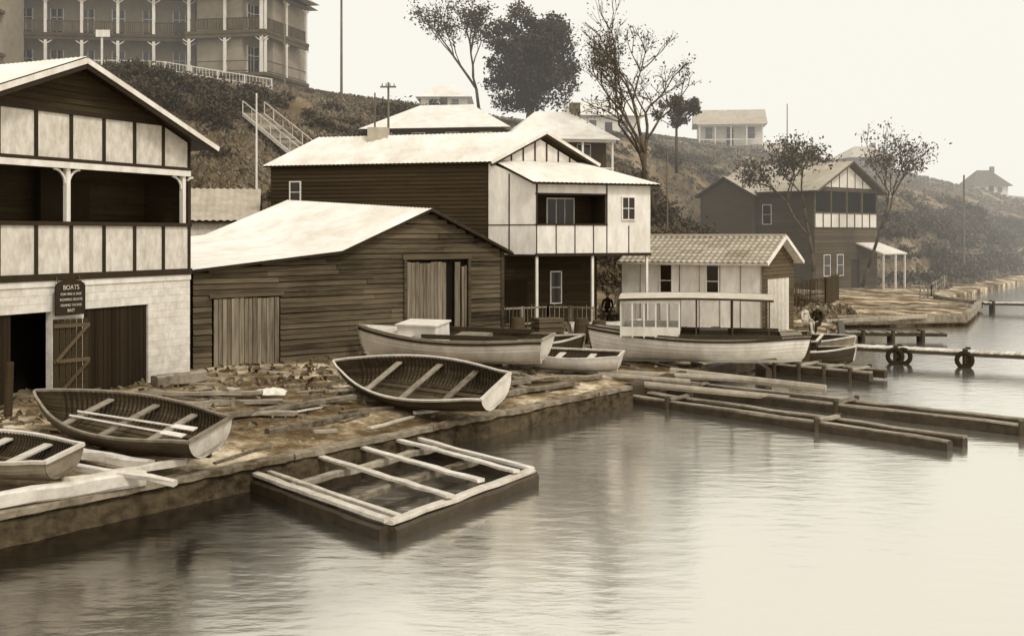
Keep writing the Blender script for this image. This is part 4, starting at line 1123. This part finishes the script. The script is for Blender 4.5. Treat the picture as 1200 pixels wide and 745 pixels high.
person('seated_woman',(3.7,51,g),(0,-1),top='cloth_light',hat=False); person('seated_man',(4.4,51.05,g),(-.2,-1)); person('standing_man',(5.0,51.3,g),(-.5,-1),sit=False,top='cloth_light')
# ------------------------------------------------------------------ far-shore haze: glowing box, scattered sky light put in as emission
hz=MB(); hz.hexa([(-300,62,-3),(700,62,-3),(700,420,-3),(-300,420,-3),(-300,62,70),(700,62,70),(700,420,70),(-300,420,70)])
hm=bpy.data.materials.new('emissive_haze'); hm.use_nodes=True; nt=hm.node_tree; N=nt.nodes; L=nt.links
for n in list(N): N.remove(n)
HD=.0026
o_=N.new('ShaderNodeOutputMaterial'); va=N.new('ShaderNodeVolumeAbsorption'); va.inputs['Color'].default_value=(0,0,0,1); va.inputs['Density'].default_value=HD
em=N.new('ShaderNodeEmission'); em.inputs['Color'].default_value=(.985,.955,.87,1); em.inputs['Strength'].default_value=HD*.97
ads=N.new('ShaderNodeAddShader'); L.new(va.outputs[0],ads.inputs[0]); L.new(em.outputs[0],ads.inputs[1]); L.new(ads.outputs[0],o_.inputs['Volume'])
hz.obj('glowing_haze',hm)
# ------------------------------------------------------------------ light
w=bpy.data.worlds.new('World'); sc.world=w; w.use_nodes=True; nt=w.node_tree; N=nt.nodes; L=nt.links
for n in list(N): N.remove(n)
out=N.new('ShaderNodeOutputWorld'); bg=N.new('ShaderNodeBackground'); bg.inputs['Strength'].default_value=.1
sk=N.new('ShaderNodeTexSky'); sk.sky_type='NISHITA'; sk.sun_disc=False; sk.sun_elevation=math.radians(48); sk.sun_rotation=math.radians(140); sk.dust_density=4
bw=N.new('ShaderNodeRGBToBW'); L.new(sk.outputs[0],bw.inputs[0])
ad=N.new('ShaderNodeMath'); ad.operation='MULTIPLY_ADD'; ad.inputs[1].default_value=.25; ad.inputs[2].default_value=9.2; L.new(bw.outputs[0],ad.inputs[0])
vm=N.new('ShaderNodeMix'); vm.data_type='RGBA'; vm.blend_type='MULTIPLY'; vm.inputs[0].default_value=1
cb=N.new('ShaderNodeCombineColor'); 
for i in range(3): L.new(ad.outputs[0],cb.inputs[i])
L.new(cb.outputs[0],vm.inputs[6]); vm.inputs[7].default_value=(.985,.955,.87,1)
L.new(vm.outputs[2],bg.inputs['Color']); L.new(bg.outputs[0],out.inputs[0])
sun=bpy.data.lights.new('sun','SUN'); sun.energy=1.5; sun.angle=math.radians(10); sun.color=(1,.97,.92)
so=bpy.data.objects.new('sun',sun); sc.collection.objects.link(so)
az=math.radians(140); el=math.radians(48); sd=Vector((math.sin(az)*math.cos(el),math.cos(az)*math.cos(el),math.sin(el)))
so.rotation_euler=sd.to_track_quat('Z','Y').to_euler()
# ------------------------------------------------------------------ camera
cam=bpy.data.cameras.new('camera'); co=bpy.data.objects.new('camera',cam); sc.collection.objects.link(co)
cam.sensor_width=36; cam.lens=39; cam.shift_y=-.08125; cam.clip_end=3000; cam.clip_start=.1
co.location=(0,0,4.8); co.rotation_euler=(math.pi/2,0,0); sc.camera=co
sc.view_settings.view_transform='Standard'; sc.view_settings.look='None'; sc.view_settings.exposure=0
